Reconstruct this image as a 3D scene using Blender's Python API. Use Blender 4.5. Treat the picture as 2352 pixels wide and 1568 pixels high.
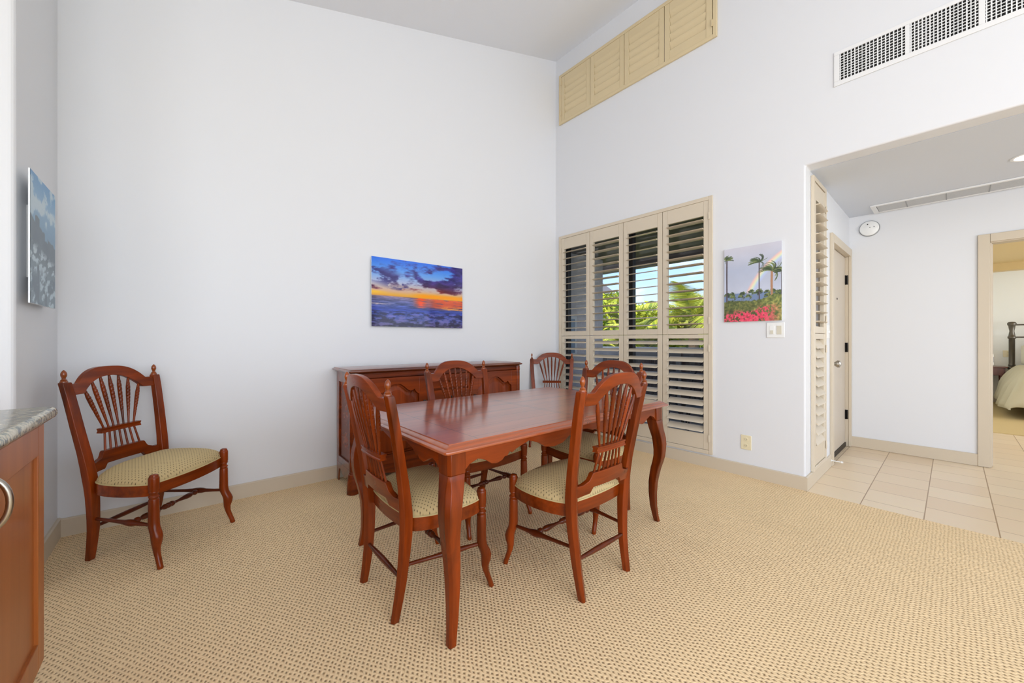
import bpy, bmesh, math, random
import numpy as np
from mathutils import Vector, Matrix

# ---------------------------------------------------------------- start: clear, camera, world, sun, area lights, exposure
for o in list(bpy.data.objects): bpy.data.objects.remove(o, do_unlink=True)
SC = bpy.context.scene
COL = SC.collection
PI = math.pi
R = math.radians

F_PX = 876.4
YAW = R(49.08)
cam_d = bpy.data.cameras.new('camera')
cam = bpy.data.objects.new('camera', cam_d); COL.objects.link(cam)
cam_d.sensor_fit = 'HORIZONTAL'; cam_d.sensor_width = 36.0
cam_d.lens = F_PX / 2352 * 36.0
cam_d.shift_y = (782.7 - 784.0) / 2352.0
cam_d.clip_start = 0.02; cam_d.clip_end = 400
cam.location = (-3.602, -3.392, 1.14)
cam.rotation_euler = (R(90), 0, YAW - R(90))
SC.camera = cam

vs = SC.view_settings
vs.view_transform = 'Standard'; vs.look = 'None'; vs.gamma = 1.0; vs.use_curve_mapping = False
vs.exposure = -0.12

def lin(c):
    return tuple(((x/255)/12.92 if x/255 <= .04045 else (((x/255)+.055)/1.055)**2.4) for x in c)

def build_world():
    w = bpy.data.worlds.new('sky'); SC.world = w; w.use_nodes = True
    nt = w.node_tree; nt.nodes.clear(); N = nt.nodes.new; L = nt.links.new
    out = N('ShaderNodeOutputWorld'); bg = N('ShaderNodeBackground')
    tc = N('ShaderNodeTexCoord'); sep = N('ShaderNodeSeparateXYZ'); L(tc.outputs['Generated'], sep.inputs[0])
    ramp = N('ShaderNodeValToRGB'); e = ramp.color_ramp.elements
    e[0].position = 0.0; e[0].color = (*lin((206, 222, 240)), 1)
    e[1].position = 0.55; e[1].color = (*lin((88, 142, 214)), 1)
    x = e.new(0.18); x.color = (*lin((150, 188, 236)), 1)
    L(sep.outputs['Z'], ramp.inputs[0])
    mp = N('ShaderNodeMapping'); mp.inputs['Scale'].default_value = (2.2, 2.2, 7); L(tc.outputs['Generated'], mp.inputs[0])
    no = N('ShaderNodeTexNoise'); no.inputs['Scale'].default_value = 1.6; no.inputs['Detail'].default_value = 7; L(mp.outputs[0], no.inputs['Vector'])
    cr = N('ShaderNodeValToRGB'); cr.color_ramp.elements[0].position = .47; cr.color_ramp.elements[1].position = .62
    L(no.outputs['Fac'], cr.inputs[0])
    mx = N('ShaderNodeMix'); mx.data_type = 'RGBA'
    L(cr.outputs[0], mx.inputs['Factor']); L(ramp.outputs[0], mx.inputs[6]); mx.inputs[7].default_value = (*lin((247, 248, 252)), 1)
    L(mx.outputs[2], bg.inputs[0]); bg.inputs[1].default_value = 2.1
    L(bg.outputs[0], out.inputs[0])
build_world()

sun_d = bpy.data.lights.new('sun', 'SUN'); sun_d.energy = 4.2; sun_d.angle = R(.6); sun_d.color = (1, .95, .86)
sun = bpy.data.objects.new('sun', sun_d); COL.objects.link(sun)
sun.rotation_euler = Vector((0.62, 0.22, -0.75)).to_track_quat('-Z', 'Y').to_euler()

def area(name, loc, target, sx, sy, power, color=(1, 1, 1), spread=180):
    d = bpy.data.lights.new(name, 'AREA'); d.shape = 'RECTANGLE'; d.size = sx; d.size_y = sy
    d.energy = power; d.color = color; d.spread = R(spread)
    o = bpy.data.objects.new(name, d); COL.objects.link(o); o.location = loc
    o.rotation_euler = (Vector(target) - Vector(loc)).to_track_quat('-Z', 'Y').to_euler()
    return o
# daylight entering through the sliding doors behind the camera and the kitchen window on the left
area('daylight_rear_doors', (-3.2, -7.25, 1.45), (-3.4, 0, .6), 5.4, 2.5, 124, (.93, .968, 1))
area('fill_rear_high', (-4.2, -7.2, 3.05), (-3.6, -2.2, 0), 4.2, .9, 62, (.94, .97, 1))  # added fill, high at the rear, to brighten the floor
area('daylight_kitchen_window', (-6.75, -5.3, 1.5), (0, -3.4, 1.2), 3.4, 1.9, 54, (.94, .972, 1), 116)
area('fill_bedroom', (5.2, -7.3, 1.5), (5.2, 0, 1.2), 3.4, 1.8, 120, (.92, .955, 1))  # added fill for the bedroom; its window is unseen
area('fill_hall_end', (0.95, -7.25, 1.3), (0.95, 0, 1.2), 1.5, 2.1, 6, (.93, .96, 1))  # added fill to brighten the hall, from behind the camera

# ---------------------------------------------------------------- mesh helpers
class MB:
    def __init__(s): s.v = []; s.f = []
    def add(s, vs_, fs):
        n = len(s.v); s.v += [tuple(p) for p in vs_]; s.f += [tuple(i+n for i in f) for f in fs]
    def box(s, x0, x1, y0, y1, z0, z1):
        s.add([(x0,y0,z0),(x1,y0,z0),(x1,y1,z0),(x0,y1,z0),(x0,y0,z1),(x1,y0,z1),(x1,y1,z1),(x0,y1,z1)],
              [(3,2,1,0),(4,5,6,7),(0,1,5,4),(1,2,6,5),(2,3,7,6),(3,0,4,7)])
    def prism(s, poly, fn, a, b):
        n = len(poly)
        s.add([fn(p, a) for p in poly] + [fn(p, b) for p in poly],
              [tuple(range(n))[::-1], tuple(range(n, 2*n))] + [(i, (i+1) % n, n+(i+1) % n, n+i) for i in range(n)])
    def loft(s, secs, closed=True, cap=True):
        n = len(secs[0]); V = [p for sec in secs for p in sec]; F = []
        for k in range(len(secs)-1):
            for i in range(n if closed else n-1):
                j = (i+1) % n
                F.append((k*n+i, k*n+j, (k+1)*n+j, (k+1)*n+i))
        if cap:
            F.append(tuple(range(n))[::-1]); F.append(tuple((len(secs)-1)*n+i for i in range(n)))
        s.add(V, F)
    def tube(s, pts, rad, n=12, cap=True, up=None):
        pts = [Vector(p) for p in pts]; secs = []
        if not hasattr(rad, '__len__'): rad = [rad]*len(pts)
        ref = Vector(up) if up else None
        for i, p in enumerate(pts):
            t = (pts[min(i+1, len(pts)-1)] - pts[max(i-1, 0)]).normalized()
            if ref is None:
                ref = Vector((0,0,1)) if abs(t.z) < .9 else Vector((1,0,0))
            a = (ref - t*ref.dot(t)).normalized(); b = t.cross(a); ref = a if not up else ref
            secs.append([p + a*math.cos(q*2*PI/n)*rad[i] + b*math.sin(q*2*PI/n)*rad[i] for q in range(n)])
        s.loft(secs, True, cap)
    def lathe(s, prof, c=(0,0,0), n=20, axis='z'):
        secs = []
        for (h, r) in prof:
            ring = []
            for q in range(n):
                a = 2*PI*q/n; x, y = r*math.cos(a), r*math.sin(a)
                ring.append({'z': (c[0]+x, c[1]+y, c[2]+h), 'x': (c[0]+h, c[1]+x, c[2]+y), 'y': (c[0]+x, c[1]+h, c[2]-y)}[axis])
            secs.append(ring)
        s.loft(secs)
    def grid(s, P):
        nu, nv = len(P), len(P[0])
        s.add([p for row in P for p in row], [(i*nv+j, (i+1)*nv+j, (i+1)*nv+j+1, i*nv+j+1) for i in range(nu-1) for j in range(nv-1)])
    def build(s, name, mat, parent=None, smooth=35, bevel=0, loc=None, segs=2, flip=False):
        me = bpy.data.meshes.new(name); me.from_pydata(s.v, [], s.f); me.update()
        bm = bmesh.new(); bm.from_mesh(me); bmesh.ops.recalc_face_normals(bm, faces=bm.faces)
        if flip: bmesh.ops.reverse_faces(bm, faces=bm.faces)
        bm.to_mesh(me); bm.free()
        if smooth:
            me.polygons.foreach_set('use_smooth', [True]*len(me.polygons)); me.set_sharp_from_angle(angle=R(smooth))
        me.materials.append(mat)
        o = bpy.data.objects.new(name, me); COL.objects.link(o)
        if parent: o.parent = parent
        if loc: o.location = loc
        if bevel:
            m = o.modifiers.new('bevel', 'BEVEL'); m.width = bevel; m.segments = segs; m.limit_method = 'ANGLE'; m.angle_limit = R(40)
        return o

def thing(name, label, cat, loc=(0,0,0), rz=0, group=None):
    o = bpy.data.objects.new(name, None); COL.objects.link(o); o.location = loc; o.rotation_euler = (0,0,rz); o.empty_display_size = .1
    o['label'] = label; o['category'] = cat
    if group: o['group'] = group
    return o
def tag(o, label, cat, group=None):
    o['label'] = label; o['category'] = cat
    if group: o['group'] = group
    return o
def struct(o): o['kind'] = 'structure'; return o
def dup(root, loc, rz, label):
    r = root.copy(); COL.objects.link(r); r.location = loc; r.rotation_euler = (0,0,rz); r['label'] = label
    def rec(src, dst):
        for ch in list(src.children):
            c = ch.copy(); COL.objects.link(c); c.parent = dst; rec(ch, c)
    rec(root, r); return r

# ---------------------------------------------------------------- materials
def newmat(name):
    m = bpy.data.materials.new(name); m.use_nodes = True; nt = m.node_tree
    return m, nt, nt.nodes['Principled BSDF'], nt.nodes.new, nt.links.new
def plain(name, rgb, rough=.5, metal=0, spec=.5, coat=0, bump=0, bscale=60, var=0):
    m, nt, b, N, L = newmat(name); c = lin(rgb)
    b.inputs['Base Color'].default_value = (*c, 1); b.inputs['Roughness'].default_value = rough; b.inputs['Metallic'].default_value = metal
    b.inputs['Specular IOR Level'].default_value = spec; b.inputs['Coat Weight'].default_value = coat; b.inputs['Coat Roughness'].default_value = .12
    tc = N('ShaderNodeTexCoord')
    no = N('ShaderNodeTexNoise'); no.inputs['Scale'].default_value = bscale; no.inputs['Detail'].default_value = 3; L(tc.outputs['Object'], no.inputs['Vector'])
    if bump:
        bp = N('ShaderNodeBump'); bp.inputs['Strength'].default_value = bump; bp.inputs['Distance'].default_value = .002
        L(no.outputs['Fac'], bp.inputs['Height']); L(bp.outputs[0], b.inputs['Normal'])
    if var:
        mx = N('ShaderNodeMix'); mx.data_type = 'RGBA'; mx.inputs[6].default_value = (*[x*(1-var) for x in c], 1); mx.inputs[7].default_value = (*[min(1, x*(1+var)) for x in c], 1)
        L(no.outputs['Fac'], mx.inputs['Factor']); L(mx.outputs[2], b.inputs['Base Color'])
    return m
def wood(name, dark, light, axis='z', rough=.28, coat=.35, scale=1.0, spec=.5, coatrough=.1):
    m, nt, b, N, L = newmat(name)
    tc = N('ShaderNodeTexCoord'); mp = N('ShaderNodeMapping')
    sc = {'z': (26, 26, 1.6), 'x': (1.6, 26, 26), 'y': (26, 1.6, 26)}[axis]
    mp.inputs['Scale'].default_value = tuple(x*scale for x in sc); L(tc.outputs['Object'], mp.inputs[0])
    n1 = N('ShaderNodeTexNoise'); n1.inputs['Scale'].default_value = 1; n1.inputs['Detail'].default_value = 5; n1.inputs['Roughness'].default_value = .6; L(mp.outputs[0], n1.inputs['Vector'])
    mp2 = N('ShaderNodeMapping'); mp2.inputs['Scale'].default_value = tuple(x*scale*.22 for x in sc); L(tc.outputs['Object'], mp2.inputs[0])
    n2 = N('ShaderNodeTexNoise'); n2.inputs['Scale'].default_value = 1; n2.inputs['Detail'].default_value = 2; L(mp2.outputs[0], n2.inputs['Vector'])
    ad = N('ShaderNodeMath'); ad.operation = 'ADD'; L(n1.outputs['Fac'], ad.inputs[0]); L(n2.outputs['Fac'], ad.inputs[1])
    hf = N('ShaderNodeMath'); hf.operation = 'MULTIPLY'; hf.inputs[1].default_value = .5; L(ad.outputs[0], hf.inputs[0])
    r = N('ShaderNodeValToRGB'); r.color_ramp.elements[0].position = .30; r.color_ramp.elements[0].color = (*lin(dark), 1)
    r.color_ramp.elements[1].position = .64; r.color_ramp.elements[1].color = (*lin(light), 1); L(hf.outputs[0], r.inputs[0])
    L(r.outputs[0], b.inputs['Base Color'])
    b.inputs['Roughness'].default_value = rough; b.inputs['Coat Weight'].default_value = coat; b.inputs['Coat Roughness'].default_value = coatrough; b.inputs['Specular IOR Level'].default_value = spec
    bp = N('ShaderNodeBump'); bp.inputs['Strength'].default_value = .06; bp.inputs['Distance'].default_value = .001; L(n1.outputs['Fac'], bp.inputs['Height']); L(bp.outputs[0], b.inputs['Normal'])
    m['ramp'] = r.name
    return m
def mth(nt, op, a, b=None, clamp=False):
    n = nt.nodes.new('ShaderNodeMath'); n.operation = op; n.use_clamp = clamp
    for i, x in enumerate((a, b)):
        if x is None: continue
        if isinstance(x, (int, float)): n.inputs[i].default_value = x
        else: nt.links.new(x, n.inputs[i])
    return n.outputs[0]
def lattice(name, base, dark, pitch, power, rough=.9, bumpd=.004, colvar=.12, big=.05, mode='loop', darkmix=1.0, distort=.15, pitches=None):
    """staggered lattice of dark dots (rows turned 45 degrees) used for the berber carpet and the seat fabric"""
    m, nt, b, N, L = newmat(name)
    tc = N('ShaderNodeTexCoord')
    nz = N('ShaderNodeTexNoise'); nz.inputs['Scale'].default_value = 22; L(tc.outputs['Object'], nz.inputs['Vector'])
    sub = N('ShaderNodeVectorMath'); sub.operation = 'SUBTRACT'; L(nz.outputs['Color'], sub.inputs[0]); sub.inputs[1].default_value = (.5, .5, .5)
    scl = N('ShaderNodeVectorMath'); scl.operation = 'SCALE'; L(sub.outputs[0], scl.inputs[0]); scl.inputs['Scale'].default_value = pitch*distort*4
    add = N('ShaderNodeVectorMath'); add.operation = 'ADD'; L(tc.outputs['Object'], add.inputs[0]); L(scl.outputs[0], add.inputs[1])
    sp = N('ShaderNodeSeparateXYZ'); L(add.outputs[0], sp.inputs[0])
    px_, py_ = pitches or (pitch*1.414, pitch*1.414)
    X_ = mth(nt, 'MULTIPLY', sp.outputs[0], PI/px_); Y_ = mth(nt, 'MULTIPLY', sp.outputs[1], PI/py_)
    U_, V_ = mth(nt, 'ADD', X_, Y_), mth(nt, 'SUBTRACT', X_, Y_)
    cx = mth(nt, 'ABSOLUTE', mth(nt, 'COSINE', U_)); cy = mth(nt, 'ABSOLUTE', mth(nt, 'COSINE', V_))
    dot = mth(nt, 'POWER', mth(nt, 'MULTIPLY', cx, cy), power)
    sx = mth(nt, 'ABSOLUTE', mth(nt, 'SINE', U_)); sy = mth(nt, 'ABSOLUTE', mth(nt, 'SINE', V_))
    if mode == 'loop': h = mth(nt, 'SUBTRACT', mth(nt, 'MAXIMUM', sx, sy), mth(nt, 'MULTIPLY', dot, .8))
    else: h = mth(nt, 'SUBTRACT', 1.0, dot)
    n2 = N('ShaderNodeTexNoise'); n2.inputs['Scale'].default_value = 3.0; n2.inputs['Detail'].default_value = 4; L(tc.outputs['Object'], n2.inputs['Vector'])
    n3 = N('ShaderNodeTexNoise'); n3.inputs['Scale'].default_value = 420; L(tc.outputs['Object'], n3.inputs['Vector'])
    c = lin(base)
    mx0 = N('ShaderNodeMix'); mx0.data_type = 'RGBA'; L(n2.outputs['Fac'], mx0.inputs['Factor'])
    mx0.inputs[6].default_value = (*[x*(1-big*2) for x in c], 1); mx0.inputs[7].default_value = (*[min(1, x*(1+big*2)) for x in c], 1)
    mx1 = N('ShaderNodeMix'); mx1.data_type = 'RGBA'; L(mth(nt, 'MULTIPLY', dot, darkmix, True), mx1.inputs['Factor']); L(mx0.outputs[2], mx1.inputs[6]); mx1.inputs[7].default_value = (*lin(dark), 1)
    mx2 = N('ShaderNodeMix'); mx2.data_type = 'RGBA'; mx2.blend_type = 'MULTIPLY'; mx2.inputs['Factor'].default_value = colvar*2
    L(mx1.outputs[2], mx2.inputs[6]); g = N('ShaderNodeCombineColor'); 
    for i in range(3): L(mth(nt, 'ADD', n3.outputs['Fac'], .5), g.inputs[i])
    L(g.outputs[0], mx2.inputs[7]); L(mx2.outputs[2], b.inputs['Base Color'])
    b.inputs['Roughness'].default_value = rough; b.inputs['Specular IOR Level'].default_value = .25
    bp = N('ShaderNodeBump'); bp.inputs['Strength'].default_value = .8; bp.inputs['Distance'].default_value = bumpd; L(h, bp.inputs['Height']); L(bp.outputs[0], b.inputs['Normal'])
    return m
def glassmat(name, tint=(1,1,1), refl=1.0):
    m = bpy.data.materials.new(name); m.use_nodes = True; nt = m.node_tree; nt.nodes.clear(); N = nt.nodes.new; L = nt.links.new
    o = N('ShaderNodeOutputMaterial'); t = N('ShaderNodeBsdfTransparent'); t.inputs[0].default_value = (*tint, 1)
    g = N('ShaderNodeBsdfGlossy'); g.inputs['Roughness'].default_value = .01; f = N('ShaderNodeFresnel'); f.inputs[0].default_value = 1.35
    mx = N('ShaderNodeMixShader'); L(f.outputs[0], mx.inputs[0]); L(t.outputs[0], mx.inputs[1]); L(g.outputs[0], mx.inputs[2]); L(mx.outputs[0], o.inputs[0])
    return m
def emit(name, rgb, s):
    m = bpy.data.materials.new(name); m.use_nodes = True; nt = m.node_tree; nt.nodes.clear()
    o = nt.nodes.new('ShaderNodeOutputMaterial'); e = nt.nodes.new('ShaderNodeEmission'); e.inputs[0].default_value = (*lin(rgb), 1); e.inputs[1].default_value = s
    nt.links.new(e.outputs[0], o.inputs[0]); return m

M = {}
M['wall'] = plain('wall_paint', (225, 226, 229), .42, bump=.05, bscale=90, spec=.35)
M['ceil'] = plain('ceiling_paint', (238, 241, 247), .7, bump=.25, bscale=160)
M['trim'] = plain('trim_paint', (206, 192, 170), .4)
M['shut'] = plain('shutter_paint', (212, 199, 178), .38)
M['shut_c'] = plain('shutter_cream_paint', (216, 197, 158), .42)
M['slab'] = plain('door_paint', (206, 193, 175), .45)
M['cherry'] = wood('cherry_wood', (44, 13, 1), (144, 57, 7), 'z', rough=.27, coat=.10, spec=.28)
M['cherry_x'] = wood('cherry_wood_long', (44, 13, 1), (144, 57, 7), 'x', rough=.27, coat=.10, spec=.28)
M['cherry_y'] = wood('cherry_wood_cross', (44, 13, 1), (144, 57, 7), 'y', rough=.27, coat=.10, spec=.28)
M['cherry_g'] = wood('cherry_wood_gloss', (60, 20, 4), (140, 60, 16), 'x', rough=.33, coat=.9, spec=.5, coatrough=.16)
M['finial'] = wood('cherry_finial', (92, 36, 6), (160, 76, 18), 'z', rough=.25, coat=.3)
M['cherry_d'] = wood('cherry_wood_dark', (44, 13, 2), (112, 42, 10), 'x', rough=.3, coat=.1, spec=.34)
M['cab'] = wood('cabinet_wood', (140, 70, 20), (182, 104, 42), 'z', rough=.4, coat=.1, scale=.6)
M['carpet'] = lattice('berber_carpet', (245, 216, 171), (116, 80, 42), .0122, 5.5, bumpd=.0042, big=.04, darkmix=.66, pitches=(.0187, .030), distort=.38)
M['fabric'] = lattice('dotted_fabric', (198, 176, 130), (34, 20, 8), .0122, 8.5, rough=.75, bumpd=.001, big=.04, mode='dot', distort=.02, colvar=.08)
M['piping'] = plain('piping_cord', (196, 178, 128), .7)
M['white'] = plain('white_plastic', (238, 238, 236), .35)
M['white_m'] = plain('white_enamel_metal', (232, 232, 232), .4)
M['grey_pl'] = plain('grey_plastic_edge', (150, 152, 154), .5)
M['black'] = plain('black_void', (14, 14, 15), .8)
M['blackm'] = plain('black_hinge_metal', (34, 30, 28), .45, metal=.6)
M['chrome'] = plain('brushed_nickel', (176, 170, 160), .28, metal=1)
M['ivory'] = plain('ivory_switch', (214, 208, 190), .4)
M['almond'] = plain('almond_outlet', (230, 218, 184), .4)
M['glass'] = glassmat('window_glass')
M['bronze'] = plain('dark_bronze_frame', (30, 26, 26), .5)
M['stucco'] = plain('grey_stucco', (222, 214, 212), .9, bump=1, bscale=40, var=.15)
M['soffit'] = wood('dark_soffit_boards', (66, 60, 60), (110, 102, 98), 'y', rough=.7, coat=0)
M['rail'] = plain('grey_rail_paint', (120, 120, 124), .6)
M['railcap'] = plain('pale_rail_cap', (214, 216, 220), .5)
M['slat'] = wood('dark_slat_boards', (56, 54, 56), (104, 100, 100), 'z', rough=.8, coat=0)
M['deck'] = plain('grey_deck', (170, 168, 166), .8, var=.1)
M['metal_dark'] = plain('dark_patio_metal', (60, 64, 70), .35, metal=.7)
M['bark'] = plain('palm_bark', (120, 100, 76), .9, var=.2)
M['print_edge'] = plain('white_print_edge', (232, 236, 240), .3)
M['pewter'] = plain('pewter_bed_metal', (104, 98, 88), .38, metal=.75)
M['duvet'] = plain('cream_duvet_cloth', (208, 202, 178), .9, bump=.3, bscale=30)
M['pillow'] = plain('pale_pillow_cloth', (222, 218, 200), .9)
M['bedwall'] = plain('bedroom_cream_paint', (238, 238, 232), .6)
M['tan'] = plain('bedroom_tan_paint', (206, 180, 128), .6)
M['bcarpet'] = plain('bedroom_loop_carpet', (206, 184, 134), .95, bump=.6, bscale=300, var=.12)
M['orange'] = wood('nightstand_wood', (64, 24, 8), (118, 50, 22), 'z')
def leafmat(name, a, b_):
    m, nt, b, N, L = newmat(name); g = N('ShaderNodeNewGeometry'); r = N('ShaderNodeValToRGB')
    r.color_ramp.elements[0].color = (*lin(a), 1); r.color_ramp.elements[1].color = (*lin(b_), 1)
    L(g.outputs['Random Per Island'], r.inputs[0]); L(r.outputs[0], b.inputs['Base Color']); b.inputs['Roughness'].default_value = .5
    b.inputs['Specular IOR Level'].default_value = .3
    return m
M['leaf'] = leafmat('bush_leaves', (92, 128, 30), (226, 226, 70)); M['leaf2'] = leafmat('olive_leaves', (70, 100, 36), (196, 190, 70)); M['palm'] = leafmat('palm_leaflets', (120, 150, 40), (232, 224, 84))
M['grass'] = plain('lawn', (96, 120, 52), .95, var=.3, bscale=3)

def granite():
    m, nt, b, N, L = newmat('granite')
    tc = N('ShaderNodeTexCoord'); a = N('ShaderNodeTexNoise'); a.inputs['Scale'].default_value = 55; a.inputs['Detail'].default_value = 6; a.inputs['Distortion'].default_value = .8; L(tc.outputs['Object'], a.inputs['Vector'])
    r = N('ShaderNodeValToRGB'); e = r.color_ramp.elements
    e[0].position = .33; e[0].color = (*lin((84, 92, 92)), 1); e[1].position = .68; e[1].color = (*lin((226, 218, 196)), 1)
    x = e.new(.44); x.color = (*lin((138, 146, 138)), 1); x = e.new(.52); x.color = (*lin((196, 190, 164)), 1)
    L(a.outputs['Fac'], r.inputs[0]); L(r.outputs[0], b.inputs['Base Color']); b.inputs['Roughness'].default_value = .12; return m
M['granite'] = granite()
def tiles():
    m, nt, b, N, L = newmat('floor_tile')
    tc = N('ShaderNodeTexCoord'); mp = N('ShaderNodeMapping'); mp.inputs['Location'].default_value = (.165, 2.97+.0, 0); L(tc.outputs['Object'], mp.inputs[0])
    br = N('ShaderNodeTexBrick'); br.offset = .5; br.offset_frequency = 2; br.inputs['Scale'].default_value = 1; br.inputs['Brick Width'].default_value = .288; br.inputs['Row Height'].default_value = .303
    br.inputs['Mortar Size'].default_value = .0028; br.inputs['Mortar Smooth'].default_value = .2
    br.inputs['Color1'].default_value = (*lin((242, 222, 192)), 1); br.inputs['Color2'].default_value = (*lin((234, 210, 178)), 1); br.inputs['Mortar'].default_value = (*lin((172, 142, 106)), 1)
    L(mp.outputs[0], br.inputs['Vector'])
    sp = N('ShaderNodeSeparateXYZ'); L(tc.outputs['Object'], sp.inputs[0])
    ym = mth(nt, 'ABSOLUTE', mth(nt, 'SUBTRACT', mth(nt, 'FRACT', mth(nt, 'ADD', mth(nt, 'DIVIDE', mth(nt, 'ADD', sp.outputs[1], 2.97), .303), 10.5)), .5))
    line = mth(nt, 'LESS_THAN', ym, .0095)
    mx = N('ShaderNodeMix'); mx.data_type = 'RGBA'; L(line, mx.inputs['Factor']); L(br.outputs['Color'], mx.inputs[6]); mx.inputs[7].default_value = (*lin((168, 138, 104)), 1)
    no = N('ShaderNodeTexNoise'); no.inputs['Scale'].default_value = 1; no.inputs['Detail'].default_value = 4
    m2 = N('ShaderNodeMapping'); m2.inputs['Scale'].default_value = (120, 5, 1); L(tc.outputs['Object'], m2.inputs[0]); L(m2.outputs[0], no.inputs['Vector'])
    mm = N('ShaderNodeMix'); mm.data_type = 'RGBA'; mm.blend_type = 'MULTIPLY'; mm.inputs['Factor'].default_value = .10; L(mx.outputs[2], mm.inputs[6]); L(no.outputs['Color'], mm.inputs[7])
    L(mm.outputs[2], b.inputs['Base Color']); b.inputs['Roughness'].default_value = .32
    return m
M['tile'] = tiles()
def tabletop_mat():
    m = wood('cherry_tabletop', (122, 48, 16), (172, 84, 38), 'x', rough=.34, coat=1.0, spec=.5, coatrough=.15)
    nt = m.node_tree; b = nt.nodes['Principled BSDF']; L = nt.links.new
    tc = nt.nodes.new('ShaderNodeTexCoord'); sp = nt.nodes.new('ShaderNodeSeparateXYZ'); L(tc.outputs['Object'], sp.inputs[0])
    X, Y = sp.outputs[0], sp.outputs[1]; ax = mth(nt, 'ABSOLUTE', X)
    fr = mth(nt, 'ABSOLUTE', mth(nt, 'SUBTRACT', mth(nt, 'FRACT', mth(nt, 'ADD', mth(nt, 'DIVIDE', Y, .128), 10.0)), .5))
    pl = mth(nt, 'MULTIPLY', mth(nt, 'LESS_THAN', fr, .012), mth(nt, 'LESS_THAN', ax, .645))
    e1 = mth(nt, 'MULTIPLY', mth(nt, 'LESS_THAN', mth(nt, 'ABSOLUTE', mth(nt, 'SUBTRACT', ax, .646)), .0015), mth(nt, 'LESS_THAN', mth(nt, 'ABSOLUTE', Y), .489))
    e2 = mth(nt, 'LESS_THAN', mth(nt, 'ABSOLUTE', mth(nt, 'SUBTRACT', ax, .013)), .0014)
    e3 = mth(nt, 'LESS_THAN', ax, .0014)
    line = mth(nt, 'MAXIMUM', mth(nt, 'MAXIMUM', pl, e1), mth(nt, 'MAXIMUM', e2, e3))
    src = b.inputs['Base Color'].links[0].from_socket
    mx = nt.nodes.new('ShaderNodeMix'); mx.data_type = 'RGBA'; mx.inputs[7].default_value = (*lin((44, 12, 6)), 1)
    L(line, mx.inputs['Factor']); L(src, mx.inputs[6]); L(mx.outputs[2], b.inputs['Base Color'])
    return m
M['top'] = tabletop_mat()

# ---------------------------------------------------------------- large structure
WX = -4.145
SL = .305
def ya(x): return .01 - .1*(x-WX)/4.145
def ceil_z(x): return 4.69 + SL*x
RZA = math.atan(-.1/4.145)
YW = -2.658
XF = 1.905
HS = 2.479
T = .015
M['wall_w'] = M['wall']

def wall_holes_x(name, x0, x1, ya_, yb, z0, z1, holes, mat, bevel=0):
    """box wall between x0..x1, along y (ya_<yb), with rectangular holes (y0,y1,z0,z1)"""
    mb = MB(); ys = sorted({ya_, yb, *[h[0] for h in holes], *[h[1] for h in holes]}); zs = sorted({z0, z1, *[h[2] for h in holes], *[h[3] for h in holes]})
    inh = lambda y, z: any(h[0] < y < h[1] and h[2] < z < h[3] for h in holes)
    def solid(i, j):
        if i < 0 or j < 0 or i >= len(ys)-1 or j >= len(zs)-1: return False
        return not inh((ys[i]+ys[i+1])/2, (zs[j]+zs[j+1])/2)
    for i in range(len(ys)-1):
        for j in range(len(zs)-1):
            if not solid(i, j): continue
            a, b, c, d = ys[i], ys[i+1], zs[j], zs[j+1]
            for x in (x0, x1): mb.add([(x,a,c),(x,b,c),(x,b,d),(x,a,d)], [(0,1,2,3)])
            if not solid(i-1, j): mb.add([(x0,a,c),(x1,a,c),(x1,a,d),(x0,a,d)], [(0,1,2,3)])
            if not solid(i+1, j): mb.add([(x0,b,c),(x1,b,c),(x1,b,d),(x0,b,d)], [(0,1,2,3)])
            if not solid(i, j-1): mb.add([(x0,a,c),(x1,a,c),(x1,b,c),(x0,b,c)], [(0,1,2,3)])
            if not solid(i, j+1): mb.add([(x0,a,d),(x1,a,d),(x1,b,d),(x0,b,d)], [(0,1,2,3)])
    me_v, me_f = mb.v, mb.f
    m2 = MB(); m2.v = me_v; m2.f = me_f
    o = m2.build(name, mat, smooth=0)
    bm = bmesh.new(); bm.from_mesh(o.data); bmesh.ops.remove_doubles(bm, verts=bm.verts, dist=1e-5); bmesh.ops.recalc_face_normals(bm, faces=bm.faces); bm.to_mesh(o.data); bm.free()
    if bevel:
        m = o.modifiers.new('bevel', 'BEVEL'); m.width = bevel; m.segments = 4; m.limit_method = 'ANGLE'; m.angle_limit = R(60)
    return struct(o)

# back wall (long white wall), top follows the sloped ceiling
mb = MB(); a, b = WX-.2, .14
mb.prism([(a, 0), (b, 0), (b, ceil_z(b)+.1), (a, ceil_z(a)+.1)], lambda p, d: (p[0], ya(p[0])+d, p[1]), 0, .15)
struct(mb.build('wall_back', M['wall'], smooth=0))
# window wall with the window and the high shutter opening, and the part over the hall opening
wall_holes_x('wall_right', 0, .15, -7.45, .06, 0, 4.75, [(-1.965, -.183, .150, 2.418), (-2.002, -.183, 3.875, 4.435), (-7.5, YW, -.1, HS)], M['wall'], .012)
mb = MB()
def wall_y(name, x0, x1, y0, y1, z0, z1, holes, mat, bevel=0):
    o = wall_holes_x(name, y0, y1, x0, x1, z0, z1, holes, mat, bevel)
    for v in o.data.vertices: v.co.x, v.co.y = v.co.y, v.co.x
    o.data.flip_normals(); return o
wall_y('wall_hall', .149, XF+.12, YW, YW+.14, 0, HS, [(.192, .600, .14, 2.425), (.93, 1.865, -.01, 2.065)], M['wall'])
wall_holes_x('wall_far', XF, XF+.12, -7.4, YW, 0, HS, [(-4.46, -3.612, -.01, 2.035)], M['wall'])
mb = MB(); mb.box(-6.9, WX, -.735, .2, 0, 3.6); o = mb.build('wall_left', M['wall'], smooth=0, bevel=.02, segs=4); struct(o)
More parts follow.
